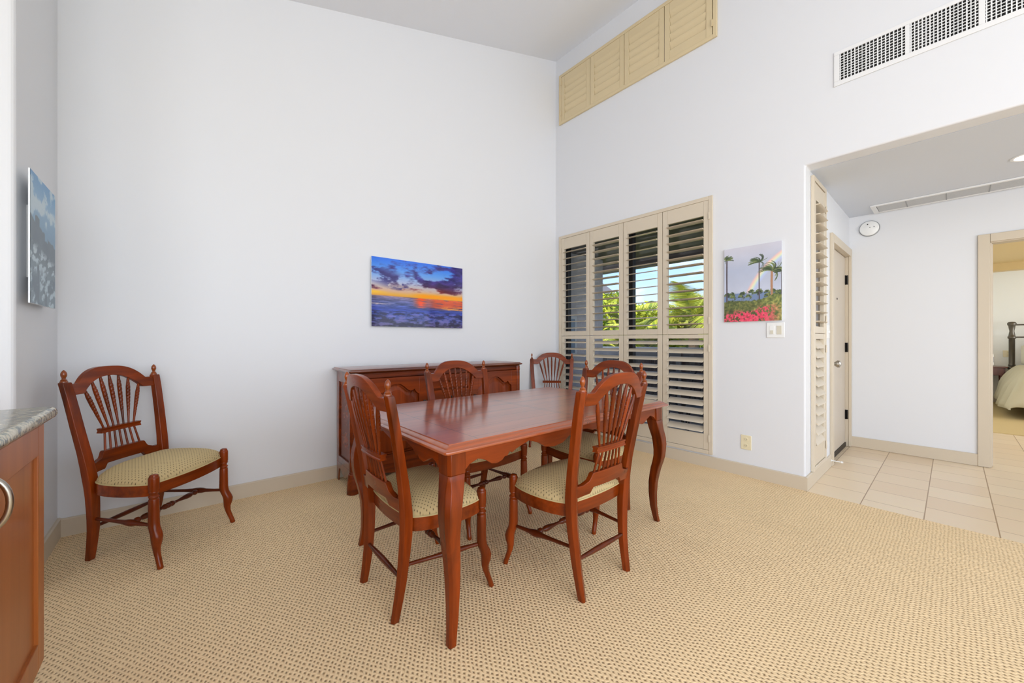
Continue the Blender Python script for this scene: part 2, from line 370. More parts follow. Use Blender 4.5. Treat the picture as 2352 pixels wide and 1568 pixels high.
# outer shell behind and beside the camera (lets daylight in where the lights stand)
wall_y('wall_rear', -6.9, 2.1, -7.6, -7.45, 0, 4.9, [(-6.0, -.5, .0, 2.6), (-6.2, -2.0, 2.7, 3.4), (.15, 1.8, .0, 2.3)], M['wall'])  # upper opening is added to go with the high fill light
wall_holes_x('wall_kitchen', -7.05, -6.9, -7.6, -.7, 0, 3.2, [(-7.0, -3.8, .5, 2.5)], M['wall'])
# ceilings
mb = MB(); mb.prism([(-7.05, ceil_z(-7.05)), (.15, ceil_z(.15)), (.15, ceil_z(.15)+.15), (-7.05, ceil_z(-7.05)+.15)], lambda p, d: (p[0], d, p[1]), -7.6, .25)
struct(mb.build('ceiling', M['ceil'], smooth=0))
mb = MB(); mb.box(.1505, XF+.12, -7.45, YW+.0005, HS, HS+.12); struct(mb.build('ceiling_hall', plain('hall_ceiling_shaded', (212, 217, 226), .75, bump=.25, bscale=160), smooth=0))  # greyer than the main ceiling: the hall's shade is put into the colour
# floors
mb = MB(); mb.box(-7.0, 0, YW+.0, .2, -.05, 0); mb.box(-7.0, -.02, -7.6, YW, -.05, 0); struct(mb.build('floor', M['carpet'], smooth=0))
mb = MB(); mb.box(-.02, 4.04, -7.6, YW+.14, -.055, -.002); struct(mb.build('floor_tile', M['tile'], smooth=0))
mb = MB(); mb.box(4.04, 8.2, -7.6, -3.0, -.05, .006); struct(mb.build('floor_bedroom', M['bcarpet'], smooth=0, bevel=.006))

# baseboards
def base(name, p0, p1, h, side, mat=M['trim']):
    (x0, y0), (x1, y1) = p0, p1; d = Vector((x1-x0, y1-y0, 0)); n = Vector((-d.y, d.x, 0)).normalized()*side
    mb = MB(); prof = [(0, 0), (T, 0), (T, h-.006), (T-.006, h), (0, h)]
    mb.loft([[Vector((x, y, 0)) + n*q[0] + Vector((0,0,q[1])) for q in prof] for (x, y) in (p0, p1)])
    return struct(mb.build(name, mat, smooth=0))
base('baseboard_back', (WX, ya(WX)), (0, ya(0)), .105, -1)
base('baseboard_right', (0, ya(0)), (0, YW), .103, -1)
base('baseboard_return', (-T, YW), (.905, YW), .103, -1)
base('baseboard_left', (WX, .02), (WX, -.735), .112, 1)
base('baseboard_far', (XF, YW), (XF, -3.545), .108, -1)

# ---------------------------------------------------------------- door and opening trim
def casing_door_hall():
    t = bpy.data.objects.new('door_1', None); COL.objects.link(t); t['kind'] = 'structure'; t.location = (1.4, YW, 0)
    X = lambda a: a-1.4
    mb = MB(); mb.box(X(.884), X(.95), -.022, 0, 0, 2.13); mb.box(X(1.845), X(1.903), -.022, 0, 0, 2.13); mb.box(X(.951), X(1.844), -.022, 0, 2.05, 2.13)
    mb.box(X(.931), X(.945), 0, .12, 0, 2.05); mb.box(X(1.85), X(1.864), 0, .12, 0, 2.05); mb.box(X(.945), X(1.85), 0, .12, 2.05, 2.064)
    mb.build('door_casing', M['trim'], t, bevel=.003)
    mb = MB(); mb.box(X(.95), X(1.845), .028, .07, .045, 2.045)
    slab = mb.build('door_slab', M['slab'], t, bevel=.002)
    mb = MB(); mb.box(X(.95), X(1.845), .02, .075, .0, .045); mb.build('threshold_sweep', M['blackm'], t)
    # lever knob with rose
    mb = MB(); mb.lathe([(0, .033), (-.008, .033), (-.012, .018), (-.035, .014), (-.045, .022), (-.06, .034), (-.078, .032), (-.088, .014)], (X(1.03), .028, .925), 20, 'y')
    mb.build('door_knob', M['chrome'], slab)
    mb = MB(); mb.lathe([(0, .028), (-.01, .026), (-.014, .012)], (X(1.03), .028, 1.125), 18, 'y'); mb.box(X(1.024), X(1.036), .002, .016, 1.105, 1.145); mb.build('deadbolt', M['blackm'], slab)
    mb = MB(); mb.lathe([(0, .009), (-.004, .009)], (X(1.40), .028, 1.565), 12, 'y'); mb.build('peephole', M['blackm'], slab)
    for z in (1.80, 1.07, .345):
        mb = MB(); mb.lathe([(z-.05, .008), (z-.048, .009), (z+.048, .009), (z+.05, .005)], (X(1.848), .012, 0), 10); mb.box(X(1.83), X(1.866), .02, .029, z-.05, z+.05); mb.build('hinge', M['blackm'], t)
    return t
casing_door_hall()
def casing_bedroom():
    t = bpy.data.objects.new('door_2', None); COL.objects.link(t); t['kind'] = 'structure'; t.location = (XF, -4.03, 0)
    Y = lambda a: a+4.03
    mb = MB(); mb.box(-.02, 0, Y(-3.615), Y(-3.545), 0, 2.103); mb.box(-.02, 0, Y(-4.53), Y(-4.457), 0, 2.103); mb.box(-.02, 0, Y(-4.456), Y(-3.616), 2.03, 2.103)
    mb.box(0, .045, Y(-3.626), Y(-3.6125), 0, 2.034); mb.box(.085, .12, Y(-3.626), Y(-3.6125), 0, 2.034); mb.box(0, .12, Y(-4.459), Y(-3.615), 2.022, 2.034)
    mb.build('door_casing', M['trim'], t, bevel=.003)
    mb = MB(); mb.box(.046, .084, Y(-3.634), Y(-3.613), .01, 2.02); s = mb.build('pocket_door_edge', M['slab'], t)
    mb = MB(); mb.box(.05, .08, Y(-3.637), Y(-3.633), .92, 1.02); mb.build('edge_pull', M['chrome'], s)
    mb = MB(); mb.box(.058, .072, Y(-3.640), Y(-3.6365), .945, .995); mb.build('latch', M['blackm'], s)
casing_bedroom()

# ---------------------------------------------------------------- window, shutters
def window(name, x, y0, y1, z0, z1, mull):
    t = bpy.data.objects.new(name, None); COL.objects.link(t); t['kind'] = 'structure'; t.location = (x, (y0+y1)/2, z0)
    f = MB(); cy = (y0+y1)/2; w = .035; A, B, H = y0-cy, y1-cy, z1-z0
    f.box(-.03, .03, A, A+w, 0, H); f.box(-.03, .03, B-w, B, 0, H); f.box(-.03, .03, A+w, B-w, 0, w); f.box(-.03, .03, A+w, B-w, H-w, H)
    for m in mull: f.box(-.03, .03, m[0]-cy, m[1]-cy, w, H-w)
    f.build('window_frame', M['bronze'], t)
    g = MB(); g.box(-.003, .003, A+.02, B-.02, .02, H-.02); g.build('window_glass', M['glass'], t, smooth=0)
window('window_1', .115, -1.965, -.183, .150, 2.418, [(-1.13, -1.065)])
window('window_2', .115, -2.002, -.183, 3.875, 4.435, [(-1.13, -1.065)])

def shutter_frame(name, label, loc, rz, w, h, fw, mat, group=None):
    """local x along the wall, -y into the room"""
    t = thing(name, label, 'shutters', loc, rz)
    mb = MB()
    for (x0, x1, z0, z1) in ((0, fw, 0, h), (w-fw, w, 0, h), (fw, w-fw, 0, fw), (fw, w-fw, h-fw, h)):
        mb.box(x0, x1, -.022, -.0005, z0, z1)
    mb.build('face_frame', mat, t, bevel=.003)
    for (x0, x1, z0, z1) in ((fw-.006, fw-.001, fw, h-fw), (w-fw+.001, w-fw+.006, fw, h-fw)):
        mb = MB(); mb.box(x0, x1, -.016, .03, z0, z1); mb.build('frame_liner', mat, t)
    return t
def shutter_panel(frame, label, loc, w, h, stile, rail_b, rail_t, nl, tilt, mat, hinge=None, tilts=None):
    """a hinged panel: one mesh of stiles and rails carrying its louvers and hinges, part of the shutter set"""
    mb = MB()
    mb.box(.001, stile, -.018, .012, 0, h); mb.box(w-stile, w-.001, -.018, .012, 0, h)
    mb.box(stile+.0005, w-stile-.0005, -.0165, .0105, 0, rail_b); mb.box(stile+.0005, w-stile-.0005, -.0165, .0105, h-rail_t, h)
    t = mb.build('shutter_panel', mat, frame, bevel=.002, loc=loc)
    if label: t['label'] = label
    mb = MB(); H = h-rail_b-rail_t; p = H/nl
    for i in range(nl):
        zc = rail_b+p*(i+.5); tt = R(tilts[i] if tilts else tilt); secs = []
        prof = []
        for k in range(12):
            a = 2*PI*k/12; d = .0445*math.cos(a); th = .0052*math.sin(a)
            prof.append((d, th))
        for x in (stile+.002, w-stile-.002):
            secs.append([(x, -(d*math.cos(tt) + th*math.sin(tt))-.003, zc - d*math.sin(tt) + th*math.cos(tt)) for d, th in prof])
        mb.loft(secs)
    mb.build('louvers', mat, t, smooth=60)
    if hinge is not None:
        for hz in (.10*h if h > .8 else .18*h, h-.12*h):
            hb = MB(); x = 0 if hinge == 'l' else w
            hb.lathe([(-.032, .004), (-.03, .0045), (.03, .0045), (.032, .003)], (x, -.026, hz), 8); hb.box(x-.008, x+.008, -.0255, -.0225, hz-.03, hz+.03)
            hb.build('hinge', mat, t)
    return t
RB = R(-90)
SF = shutter_frame('window_shutters', 'tall beige louvered shutters standing open over the big window', (0, -.157, .121), RB, 1.833, 2.322, .034, M['shut'])
PW = (1.966-.192)/4
for i in range(4):
    x = -.157+.192+PW*i; hg = 'l' if i == 0 else ('r' if i == 3 else None)
    shutter_panel(SF, None, (x, 0, 1.2035-.121), PW-.0035, 1.2045, .050, .055, .133, 13, [9, -3, 9, -4][i], M['shut'], hinge=hg)
    shutter_panel(SF, None, (x, 0, .1575-.121), PW-.0035, 1.0425, .050, .139, .036, 11, [13, 22, 22, 29][i], M['shut'], hinge=hg)
SF = shutter_frame('window_shutters', 'low wide row of closed cream shutters high up under the ceiling', (0, -.159, 3.843), RB, 1.868, .617, .034, M['shut_c'])
PW2 = (1.992-.194)/4
for i in range(4):
    shutter_panel(SF, None, (-.159+.194+PW2*i, 0, 3.878-3.843), PW2-.005, .547, .052, .083, .085, 5, -70, M['shut_c'], hinge='l' if i == 0 else ('r' if i == 3 else None))
SF = shutter_frame('window_shutters', 'narrow tall beige shutter beside the entry door', (.166, YW, .105), 0, .460, 2.345, .034, M['shut'])
tl = [58, 50, 46, 46, 47, 48, 50, 52, 55, 58, 60]
shutter_panel(SF, 'upper panel with louvers standing out', (.035, 0, 1.2035-.105), .390, 1.2045, .050, .055, .133, 13, -2, M['shut'], hinge='r')
shutter_panel(SF, 'lower panel with nearly closed louvers', (.035, 0, .143-.105), .390, 1.057, .050, .155, .045, 11, 50, M['shut'], hinge='r', tilts=tl)

# ---------------------------------------------------------------- vents, plates, detector, recessed light
def wall_vent():
    t = thing('air_vent', 'long white grille vent high on the wall over the hall opening', 'vent', (0, -2.827, 2.989), RB)
    L_, H_ = 1.58, .248
    secs = [(.034, .362), (.385, .668), (.695, 1.00), (1.03, 1.33)]
    secs = [(.032, .362), (.384, .668), (.693, 1.00), (1.03, 1.34)]
    z0, z1 = .033, .222
    f = MB(); f.box(0, L_, -.008, -.0005, 0, z0); f.box(0, L_, -.008, -.0005, z1, H_)
    xs = [0]+[v for s_ in secs for v in s_]+[L_]
    for i in range(0, len(xs), 2): f.box(xs[i], xs[i+1], -.008, -.0005, z0, z1)
    f.build('vent_frame', M['white_m'], t, bevel=.0015)
    b = MB(); h = MB(); v = MB()
    rnd = random.Random(3)
    for (a, c) in secs:
        b.box(a, c, -.0012, -.0006, z0, z1)
        n = 17; p = (c-a)/n
        for k in range(n):
            x = a+p*(k+.0)+.002; ang = R(rnd.uniform(12, 34)); d = .018
            dx, dy = d*math.sin(ang), d*math.cos(ang)
            v.prism([(x, -.008), (x+.0018, -.008), (x+.0018+dx*.5, -.0015), (x+dx*.5, -.0015)], lambda q, z: (q[0], q[1], z), z0, z1)
        for k in range(1, 10):
            z = z0+(z1-z0)*k/10+rnd.uniform(-.0008, .0008)
            h.box(a, c, -.0062, -.0030, z-.0022, z+.0022)
    b.build('dark_backing', M['black'], t); h.build('horizontal_blades', M['white_m'], t, smooth=0); v.build('vertical_blades', M['white_m'], t, smooth=0)
    return t
wall_vent()
def ceiling_vent():
    t = thing('air_vent', 'long white slotted vent set in the hall ceiling by the far wall', 'vent', (1.56, -2.857, HS))
    f = MB(); W, L_ = .31, 1.6
    f.box(0, .03, -L_, 0, -.014, -.0005); f.box(W-.03, W, -L_, 0, -.014, -.0005); f.box(.03, W-.03, -.04, 0, -.014, -.0005)
    f.build('vent_frame', M['white_m'], t, bevel=.003)
    b = MB(); b.box(.03, W-.03, -L_, -.04, -.004, -.001); b.build('vent_backing', M['grey_pl'], t)
    s_ = MB()
    for k in range(11):
        x = .036+k*.0215; s_.box(x, x+.0165, -L_, -.045, -.0105, -.005)
    s_.build('slats', plain('pale_grey_slats', (196, 197, 198), .5), t, smooth=0)
    for y in (-.245, -.50, -.75, -1.0):
        d = MB(); d.box(.03, W-.03, y-.004, y+.004, -.012, -.0045); d.build('divider', M['grey_pl'], t)
ceiling_vent()
def recessed(loc):
    t = thing('ceiling_light', 'round recessed ceiling light glowing in the hall ceiling', 'ceiling light', loc)
    m = MB(); n = 32; secs = []
    for (z, r) in ((-.001, .09), (-.006, .088), (-.006, .072), (-.001, .068)): secs.append([(r*math.cos(2*PI*q/n), r*math.sin(2*PI*q/n), z) for q in range(n)])
    m.loft(secs, cap=False); m.build('trim_ring', M['white_m'], t)
    m = MB(); m.lathe([(-.004, .069), (-.002, .069)], n=32); m.build('glowing_lens', emit('lamp_glow', (255, 244, 224), 9), t)
recessed((1.035, -3.76, HS))
def detector():
    t = thing('smoke_detector', 'round white detector disc high on the hall wall', 'smoke detector', (XF, -2.818, 2.328))
    m = MB(); m.lathe([(-.001, .083), (-.010, .082), (-.013, .078)], n=36, axis='x'); m.build('rim', M['grey_pl'], t)
    m = MB(); m.lathe([(-.0131, .076), (-.022, .075), (-.025, .070)], n=36, axis='x'); b = m.build('cover', M['white'], t)
    for (y, z, r) in ((.012, .042, .0055), (-.006, .008, .004), (-.038, .010, .004)):
        m = MB(); m.lathe([(-.0252, r), (-.0262, r)], (0, y, z), 12, 'x'); m.build('dark_hole', M['blackm'], t)
detector()
def plate(name, label, cat, loc, rz, w, h):
    t = thing(name, label, cat, loc, rz); m = MB(); m.box(-w/2, w/2, -.007, -.0003, -h/2, h/2); m.build('cover_plate', M['white'], t, bevel=.003); return t
t = plate('light_switch', 'white double switch plate just under the rainbow picture', 'light switch', (0, -2.4645, 1.227), RB, .123, .122)
for x, big in ((-.024, 0), (.026, 1)):
    m = MB(); m.box(x-.0165, x+.0165, -.010, -.0072, -.034, .034); r_ = m.build('rocker', M['ivory'] if big else M['white'], t, bevel=.001); r_['label'] = 'ivory rocker' if big else 'white dimmer rocker'
    if not big:
        m = MB(); m.box(x-.011, x+.011, -.0125, -.0102, -.030, -.002); m.build('dimmer_tab', M['ivory'], t, bevel=.001)
def outlet(label, loc, rz, w=.079, h=.121, mat='almond'):
    t = thing('power_outlet', label, 'outlet', loc, rz); m = MB(); m.box(-w/2, w/2, -.006, -.0003, -h/2, h/2); m.build('cover_plate', M[mat], t, bevel=.003)
    for z in (-.026, .026):
        m = MB(); m.lathe([(-.0062, .0165), (-.0085, .016)], (0, 0, z), 20, 'y'); s_ = m.build('socket', M[mat], t)
        m = MB(); m.box(-.0075, -.0055, -.0092, -.0086, z-.003, z+.007); m.box(.0055, .0075, -.0092, -.0086, z-.003, z+.006); m.lathe([(-.0086, .002), (-.0092, .002)], (0, 0, z-.008), 8, 'y'); m.build('slots', M['blackm'], t)
outlet('cream power outlet low on the white wall right of the big window', (0, -2.254, .285), RB)
t = plate('light_switch', 'slim white switch plate between narrow shutter and entry door', 'light switch', (.785, YW, 1.223), 0, .115, .118)
for x in (-.025, .025):
    m = MB(); m.box(x-.006, x+.006, -.013, -.0072, -.011, .011); m.build('toggle', M['white'], t, bevel=.001)
t = thing('door_stop', 'small white spring door stop sticking out of the baseboard', 'door stop', (.86, YW-T, .055))
m = MB(); m.lathe([(0, .010), (-.004, .010), (-.006, .005), (-.066, .005), (-.068, .009), (-.082, .008)], n=12, axis='y'); m.build('stop_rod', M['white'], t)

# ---------------------------------------------------------------- pictures (artwork stored per vertex on a fine grid)
def vnoise(x, y, seed):
    rs = np.random.RandomState(seed); n = 256; g = rs.rand(n, n)
    xi = np.floor(x).astype(int); yi = np.floor(y).astype(int); fx = x-xi; fy = y-yi
    fx = fx*fx*(3-2*fx); fy = fy*fy*(3-2*fy); xi %= n; yi %= n; x1 = (xi+1) % n; y1 = (yi+1) % n
    return (g[xi, yi]*(1-fx)+g[x1, yi]*fx)*(1-fy)+(g[xi, y1]*(1-fx)+g[x1, y1]*fx)*fy
def fbm(x, y, seed, o=5, gain=.55):
    s_ = 0; a = 1; t_ = 0
    for i in range(o): s_ = s_+a*vnoise(x*2**i+17*i, y*2**i+31*i, seed+i); t_ += a; a *= gain
    return s_/t_
def sstep(a, b, x): t_ = np.clip((x-a)/(b-a), 0, 1); return t_*t_*(3-2*t_)
def mixc(c, col, m): return c*(1-m[..., None]) + np.array(col)[None, None]*m[..., None]/255
def segd(u, v, p, q, asp):
    px, py, qx, qy = p[0]*asp, p[1], q[0]*asp, q[1]; U = u*asp
    dx, dy = qx-px, qy-py; t_ = np.clip(((U-px)*dx+(v-py)*dy)/(dx*dx+dy*dy+1e-9), 0, 1)
    return np.hypot(U-px-t_*dx, v-py-t_*dy), t_
def ramp_v(v, stops):
    xs = [s_[0] for s_ in stops]; return np.stack([np.interp(v, xs, [s_[1][k] for s_ in stops]) for k in range(3)], -1)/255
def art_sunset(u, v):
    sky = ramp_v(v, [(.42, (206, 150, 130)), (.47, (238, 190, 90)), (.52, (226, 190, 160)), (.66, (190, 200, 226)), (.82, (120, 176, 240)), (1, (70, 136, 236))])
    c = sky.copy()
    c = mixc(c, (255, 176, 20), np.exp(-((v-.485)/.035)**2)*sstep(.35, .55, u)*.95)
    c = mixc(c, (255, 214, 70), np.exp(-((v-.50)/.02)**2)*sstep(.2, .0, u)*.8)
    n = fbm(u*5+3, v*9, 11, 6)
    cover = sstep(.40, .58, n + (u-.35)*.42*sstep(.55, .75, v) - .12 + .10*np.exp(-((v-.60-.16*(1-u*1.6).clip(0))/.07)**2))
    cover *= sstep(.535, .56, v+.01*np.sin(u*30))
    cc = ramp_v(v, [(.53, (112, 44, 70)), (.62, (92, 62, 104)), (.75, (84, 78, 150)), (1, (72, 64, 140))])
    cc = mixc(cc, (190, 60, 40), np.exp(-((v-.56)/.05)**2)*np.exp(-((u-.6)/.22)**2)*.7)
    n2 = fbm(u*14, v*24, 5, 4); cc = cc*(.72+.6*n2[..., None])
    c = c*(1-cover[..., None])+cc*cover[..., None]
    dk = sstep(.2, .02, np.abs(v-(.80-.55*u)))*sstep(.42, .30, u)*sstep(.42, .55, fbm(u*9+2, v*16, 23, 5)); dk *= sstep(.53, .56, v); c = mixc(c, (74, 70, 136), dk*.9)
    sea = sstep(.452, .446, v - .0*u)
    w = fbm(u*10, v*90+u*3, 31, 4); sc = ramp_v(v, [(0, (86, 78, 110)), (.12, (92, 104, 170)), (.25, (74, 92, 176)), (.33, (100, 110, 170)), (.40, (130, 130, 170)), (.46, (170, 150, 165))])
    sc = sc*(.55+.9*w[..., None]); glow = np.exp(-((u-.50-.02*(w-.5))/.06)**2)+.75*sstep(.5, .7, u)
    sc = mixc(sc, (255, 104, 40), np.clip(glow*sstep(.27, .33, v)*sstep(.35, .60, w+.12), 0, 1)*.95)
    sc = mixc(sc, (255, 190, 80), np.clip(sstep(.6, .9, u)*np.exp(-((v-.31)/.03)**2)*sstep(.5, .6, w), 0, 1)*.9)
    sc = mixc(sc, (220, 200, 190), np.exp(-((v-.33)/.02)**2)*sstep(.3, .0, u)*sstep(.4, .6, w))
    n3 = fbm(u*16, v*26, 41, 5); sc = mixc(sc, (150, 140, 200), sstep(.24, .2, v)*sstep(.52, .64, n3)*.55); sc = mixc(sc, (40, 30, 70), sstep(.26, .2, v)*sstep(.5, .38, n3)*.6)
    c = c*(1-sea[..., None])+sc*sea[..., None]
    return np.clip(c, 0, 1)**1.3
def art_rainbow(u, v):
    asp = .67
    c = ramp_v(v, [(.25, (176, 190, 214)), (.37, (186, 194, 216)), (.42, (196, 202, 222)), (.7, (178, 186, 208)), (1, (206, 204, 216))])
    c = c*(.96+.08*fbm(u*3, v*4, 3, 4)[..., None])
    c = mixc(c, (112, 134, 172), sstep(.385, .375, v)*1.0)
    # rainbow: arc of a big circle
    X, Y = u*asp, v; cx, cy, r0 = 1.30, -.02, 1.06
    d = (np.hypot(X-cx, Y-cy)-r0)/.055
    for (o, col) in ((.55, (250, 196, 190)), (.25, (255, 226, 180)), (-.05, (240, 245, 200)), (-.35, (196, 226, 236)), (-.62, (190, 200, 240))):
        c = mixc(c, col, np.exp(-((d-o)/.24)**2)*.75*sstep(.33, .42, v))
    rs = random.Random(7)
    def palm(c, x, y0, y1, s_, tw, lean=-1, trunk=(74, 62, 70)):
        pts = [(x+.012*math.sin(k*1.3)*s_, y0+(y1-y0)*k/6) for k in range(7)]
        for k in range(6):
            dd, _ = segd(u, v, pts[k], pts[k+1], asp); c = mixc(c, trunk, sstep(tw, tw*.5, dd))
        tip = pts[-1]
        for k in range(34):
            a = rs.uniform(-.3, 3.4); L_ = s_*rs.uniform(.55, 1.0); p = tip; col = rs.choice([(60, 76, 50), (84, 102, 58), (48, 62, 46), (132, 142, 84)])
            dx, dy = math.cos(a), math.sin(a)
            for q in range(6):
                dx += lean*.42; dy -= .16 if q > 1 else .02; m_ = math.hypot(dx, dy); dx /= m_; dy /= m_
                nx = p[0]+dx*L_/6/asp; ny = p[1]+dy*L_/6
                dd, _ = segd(u, v, p, (nx, ny), asp)
                c = mixc(c, col, sstep(.0085*(1-q*.12), .003, dd+.002*math.sin(k))*.85); p = (nx, ny)
        return c
    # distant small palms
    for k in range(16):
        x = rs.uniform(0, 1); c = palm(c, x, .28, rs.uniform(.32, .39), .05, .003, -1, (110, 110, 120))
    c = palm(c, .05, .25, .85, .085, .010, 1)
    c = palm(c, .63, .20, .77, .13, .008, -1)
    c = palm(c, .84, .24, .64, .17, .016, -1, (176, 128, 96)); c = palm(c, 1.0, .25, .62, .10, .008, -1)
    n = fbm(u*14, v*20, 51, 5); n2 = fbm(u*38, v*50, 61, 3)
    top = .26+.05*fbm(u*6, u*0, 9, 4)+.04*sstep(.6, .9, u)
    b = sstep(top+.006, top-.006, v+.03*(n2-.5)); g = np.stack([60+150*n2, 84+120*n2, 44+60*n2], -1)/255; g = g*(.55+.75*n[..., None])
    g = g*(1-.25*(1-sstep(.5, .8, u)))[..., None]
    c = c*(1-b[..., None])+g*b[..., None]
    fl = sstep(.47, .53, n2*.45+n*.55 + .06*sstep(.2, .0, v))*sstep(.13+.10*u+.03*np.sin(u*9), .07+.10*u, v)*sstep(1.05, .70, u)
    fl2 = np.exp(-((u-.68)/.07)**2-((v-.15)/.04)**2)*sstep(.42, .5, n2)
    fl = np.clip(fl+fl2, 0, 1)
    col = np.stack([200+55*n2, 20+90*n2, 60+70*n2], -1)/255
    c = c*(1-fl[..., None])+col*fl[..., None]
    return np.clip(c*.95+.05, 0, 1)
def art_surf(u, v):
    c = ramp_v(v, [(0, (120, 140, 150)), (.6, (120, 160, 190)), (.8, (132, 176, 208)), (1, (88, 150, 200))])
    n = fbm(u*5, v*9, 71, 5)
    c = mixc(c, (206, 220, 226), sstep(.52, .66, n+.1*np.exp(-((v-(.88-.2*u))/.08)**2))*sstep(.62, .7, v)*.8)
    ridge = .66-.14*u+.05*(fbm(u*8, u*0+2, 81, 3)-.5)+.06*(np.abs(u-.25) < .08)-.05*(np.abs(u-.6) < .06)
    m = sstep(ridge+.004, ridge-.004, v); rock = np.stack([86+20*n, 104+20*n, 118+20*n], -1)/255
    c = c*(1-m[..., None])+rock*m[..., None]
    n3 = fbm(u*8+v*6, v*22-u*5, 91, 5); f = sstep(.48, .62, n3)*sstep(.52, .42, v+.1*u); c = mixc(c, (206, 222, 228), f*.95)
    c = mixc(c, (150, 180, 196), sstep(.5, .3, v+.1*u)*.35)
    st = sstep(.05, .03, np.abs(u-.28))*sstep(.34, .30, v)*sstep(0, .02, v); n5 = fbm(u*10, v*14, 13, 4)
    rk = np.clip(st+sstep(.48, .40, n5)*sstep(.32, .2, v), 0, 1); c = mixc(c, (92, 112, 128), rk*.9)
    return np.clip(c, 0, 1)
def artmat(name, rough):
    m, nt, b, N, L = newmat(name); a = N('ShaderNodeAttribute'); a.attribute_name = 'art'; L(a.outputs['Color'], b.inputs['Base Color']); b.inputs['Roughness'].default_value = rough; return m
def picture(name, label, loc, rz, w, h, fn, rough, gap, thick, nx=220, ny=160, back=True):
    """local x along the wall, -y into the room, z up from the picture's lower edge"""
    t = thing(name, label, 'picture', loc, rz)
    yb = -gap; yf = -gap-thick
    m = MB(); m.box(-w/2, w/2, yf, yb, 0, h); m.build('print_board', M['print_edge'], t)
    if back:
        m = MB(); ww = .16 if gap > .02 else .05; m.box(-w/2+ww, w/2-ww, yb+.0003, -.0003, ww*.8, h-ww*.8); m.build('hanging_block', M['white'], t)
    us = np.linspace(0, 1, nx); vs_ = np.linspace(0, 1, ny); U, V = np.meshgrid(us, vs_, indexing='ij'); C = fn(U, V)
    C = np.where(C <= .04045, C/12.92, ((C+.055)/1.055)**2.4)
    me = bpy.data.meshes.new('art_face')
    P = np.stack([-w/2+.001+U*(w-.002), np.full_like(U, yf-.0008), .001+V*(h-.002)], -1).reshape(-1, 3)
    idx = np.arange(nx*ny).reshape(nx, ny); Fc = np.stack([idx[:-1, :-1], idx[1:, :-1], idx[1:, 1:], idx[:-1, 1:]], -1).reshape(-1, 4)
    me.from_pydata(P.tolist(), [], Fc.tolist()); at = me.color_attributes.new('art', 'FLOAT_COLOR', 'POINT')
    at.data.foreach_set('color', np.concatenate([C.reshape(-1, 3), np.ones((nx*ny, 1))], 1).ravel().astype(np.float32))
    me.materials.append(artmat(name+'_art', rough)); o = bpy.data.objects.new('printed_image', me); COL.objects.link(o); o.parent = t
    return t
xm = (-2.345-1.411)/2
picture('wall_picture', 'glossy sunset over the sea photo print above the sideboard', (xm, ya(xm), 1.268), RZA, .934, .617, art_sunset, .06, .024, .006, 240, 170)
picture('wall_picture', 'canvas of windblown palms, rainbow and red flowers on the white wall', (0, -2.300, 1.302), RB, .424, .632, art_rainbow, .55, .004, .016, 150, 230, back=False)
picture('wall_picture', 'blue print of surf and dark rocks on the left side wall', (WX, -.520, 1.308), R(90),   .440, .592, art_surf, .35, .036, .005, 120, 200)

